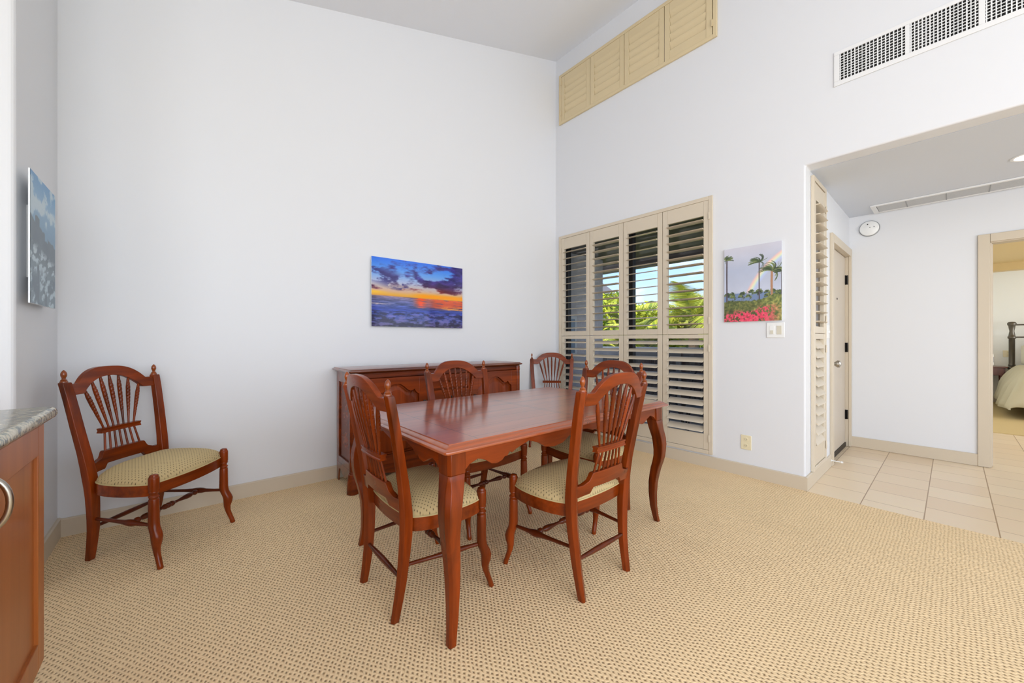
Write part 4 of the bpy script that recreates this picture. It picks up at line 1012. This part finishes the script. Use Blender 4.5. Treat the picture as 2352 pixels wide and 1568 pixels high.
def railing():
    t = thing('balcony_railing', 'grey board balcony railing with pale cap seen through the shutters', 'railing', (2.12, 2.0, -.02))
    y0, y1 = YW+.16-2.0, 5.0
    m = MB(); m.box(-.06, .06, y0, y1, 1.02, 1.06); m.build('cap', M['railcap'], t, bevel=.004)
    m = MB(); m.box(-.02, .02, y0, y1, .90, 1.019); m.box(-.02, .02, y0, y1, .06, .14); m.build('rails', M['rail'], t)
    y = y0+.01; n = 0
    m = MB()
    while y < y1:
        m.box(.0215, .040, y, y+.142, .02, 1.015); y += .150
    m.build('boards', M['slat'], t)
    for k in range(5):
        y = y0+.06+1.75*k; m = MB(); m.box(-.058, -.0205, y-.04, y+.04, 0, 1.019); m.build('post', M['rail'], t)
railing()
def patio_chair(loc, rz):
    t = thing('patio_chair', 'dark metal patio chair with looped back outside the window', 'patio chair', loc, rz); Mt = M['metal_dark']
    m = MB(); m.box(-.22, .22, -.22, .22, .42, .445); m.build('seat', Mt, t, bevel=.01)
    for sx in (-1, 1):
        for sy in (-1, 1): m = MB(); m.tube([(sx*.19, sy*.19, .419), (sx*.22, sy*.22, 0)], .011, 10); m.build('leg', Mt, t)
    m = MB(); m.tube([(-.21, -.20+.40*k/24, .445+.50*math.sin(PI*k/24)**.55) for k in range(25)], .011, 10); 
    m.tube([(-.21, -.10+.20*k/20, .445+.34*math.sin(PI*k/20)**.6) for k in range(21)], .007, 8)
    for y in (-.14, 0, .14): m.tube([(-.21, y, .445), (-.21, y, .445+.50*math.sin(PI*(y+.20)/.40)**.55)], .006, 8)
    m.build('back_loop', Mt, t)
patio_chair((.80, -1.62, -.02), R(200))
def patio_table():
    t = thing('patio_table', 'round dark patio table outside behind the shutters', 'patio table', (1.35, -.95, -.02)); Mt = M['metal_dark']
    m = MB(); m.lathe([(.70, .42), (.705, .43), (.72, .43), (.725, .42)], n=40); m.build('tabletop', Mt, t)
    for k in range(3):
        a = 2*PI*k/3; m = MB(); m.tube([(.10*math.cos(a), .10*math.sin(a), .70), (.07*math.cos(a), .07*math.sin(a), .35), (.30*math.cos(a), .30*math.sin(a), 0.01)], .014, 10); m.build('leg', Mt, t)
patio_table()

mb = MB(); mb.box(2.4, 160, -120, 140, -3.2, -3.05); struct(mb.build('ground', M['grass'], smooth=0))
mb = MB(); secs = []
for k in range(60):
    a = R(5+60*k/59); x, y = 110*math.cos(a), 110*math.sin(a); h = 7+4.5*math.sin(k*.23+.6)+1.2*math.sin(k*.9)
    secs.append([(x*.8, y*.8, -3), (x, y, h), (x*1.25, y*1.25, -3)])
mb.loft(secs); struct(mb.build('hills', plain('hill_green', (70, 104, 64), .95, var=.3, bscale=.3), smooth=60))

def at(px, d):
    a = YAW-math.atan((px-1176)/F_PX); dd = d/math.cos(math.atan((px-1176)/F_PX)) if False else d
    return (-3.602+dd*math.cos(a), -3.392+dd*math.sin(a))
def leaf_ball(name, label, px, d, zc, rx, rz, n, mat, seed, size=.14):
    rnd = random.Random(seed); x, y = at(px, d)
    t = thing(name, label, 'tree', (x, y, -3.05), group='garden bushes beyond the railing')
    m = MB()
    for k in range(n):
        u = Vector((rnd.gauss(0, 1), rnd.gauss(0, 1), rnd.gauss(0, 1))).normalized(); r = rnd.uniform(.55, 1)**.6*(1+.18*math.sin(u.x*5+seed)+.15*math.sin(u.z*7+u.y*4))
        p = Vector((u.x*rx*r, u.y*rx*r, zc+3.05+u.z*rz*r)); a = Vector((rnd.gauss(0,1), rnd.gauss(0,1), rnd.gauss(0,.6))).normalized(); b = a.cross(Vector((rnd.gauss(0,1), rnd.gauss(0,1), rnd.gauss(0,1)))).normalized()
        L_ = size*rnd.uniform(.7, 1.5); w = L_*.32
        m.add([p-a*L_, p+b*w, p+a*L_, p-b*w], [(0, 1, 2, 3)])
    me = bpy.data.meshes.new('foliage'); me.from_pydata(m.v, [], m.f); me.materials.append(mat); o = bpy.data.objects.new('foliage', me); COL.objects.link(o); o.parent = t
    m = MB(); m.tube([(0, 0, 0), (.05, .02, (zc+3.05)*.5), (0, 0, zc+3.05)], [.16, .12, .07], 10); m.build('trunk', M['bark'], t)
bl = [('broad yellow green bush at the left of the garden view', 1395, 12.0, .9, 1.5, 1.75, 5200, 'leaf'),
      ('olive green bush behind the third shutter column', 1462, 16.5, .9, 1.7, 1.5, 5200, 'leaf2'),
      ('low bright bush in the middle of the garden view', 1510, 10.0, .3, 1.3, 1.1, 4200, 'leaf'),
      ('round bush at the right behind the palm', 1560, 14.0, .6, 1.6, 1.4, 4800, 'leaf'),
      ('dense bush at the far right of the garden view', 1640, 11.0, .6, 1.5, 1.3, 4200, 'leaf2')]
for i, (lab, px, d, zc, rx, rz_, n, mt) in enumerate(bl): leaf_ball('garden_bush', lab, px, d, zc, rx, rz_, n, M[mt], 11+i)
def palm(px, d, h, L_, label, seed, nf=17):
    rnd = random.Random(seed); x, y = at(px, d); t = thing('palm_tree', label, 'palm', (x, y, -3.05), group='garden palms')
    m = MB(); H = h+3.05; m.tube([(0, 0, 0), (.08, 0, H*.5), (0, 0, H)], [.15, .11, .09], 12); m.build('trunk', M['bark'], t)
    for f in range(nf):
        a = 2*PI*f/nf+rnd.uniform(-.2, .2); el = rnd.uniform(.15, 1.25); m = MB(); pts = []; p = Vector((0, 0, H)); e = el
        for k in range(12):
            pts.append(p.copy()); p = p+Vector((math.cos(a)*math.cos(e), math.sin(a)*math.cos(e), math.sin(e)))*L_/11; e -= .13
        m.tube(pts, [.014*(1-k/13) for k in range(12)], 6)
        for k in range(44):
            q = .08+.9*k/44; i = min(10, int(q*11)); b = pts[i].lerp(pts[i+1], q*11-i); tn = (pts[i+1]-pts[i]).normalized(); sd = Vector((-math.sin(a), math.cos(a), 0))
            ll = L_*.32*math.sin(PI*min(1, q*.9+.12))
            for s_ in (-1, 1):
                dr = (tn*.6+sd*s_*.75+Vector((0, 0, -.25))).normalized(); w = tn*.018
                m.add([b-w, b+w, b+dr*ll+Vector((0, 0, -.10*ll))], [(0, 1, 2)])
        me = bpy.data.meshes.new('frond'); me.from_pydata(m.v, [], m.f); me.materials.append(M['palm']); o = bpy.data.objects.new('frond', me); COL.objects.link(o); o.parent = t
palm(1592, 8.6, 1.55, 1.5, 'tallest garden palm, seen behind the rightmost shutter column', 5)
palm(1490, 9.2, 1.05, 1.2, 'shorter garden palm behind the third shutter column', 8, 15)
palm(1412, 8.8, .95, 1.2, 'small garden palm beside the grey stucco wall', 9, 13)
def house():
    x, y = at(1318, 20); t = thing('neighbour_house', 'grey roofed neighbouring house beyond the garden', 'house', (x, y, -3.05), R(35))
    m = MB(); m.box(-1.9, 1.9, -2.4, 2.4, 0, 5.7); m.build('walls', M['stucco'], t)
    m = MB(); m.loft([[(-2.3, -2.8, 5.7), (2.3, -2.8, 5.7), (2.3, 2.8, 5.7), (-2.3, 2.8, 5.7)], [(-.3, -1.2, 7.3), (.3, -1.2, 7.3), (.3, 1.2, 7.3), (-.3, 1.2, 7.3)]]); m.build('roof', plain('grey_roof', (110, 108, 110), .8), t, smooth=0)
    m = MB(); m.box(-2.32, 2.32, -2.82, 2.82, 5.5, 5.69); m.build('fascia', M['white'], t)
house()
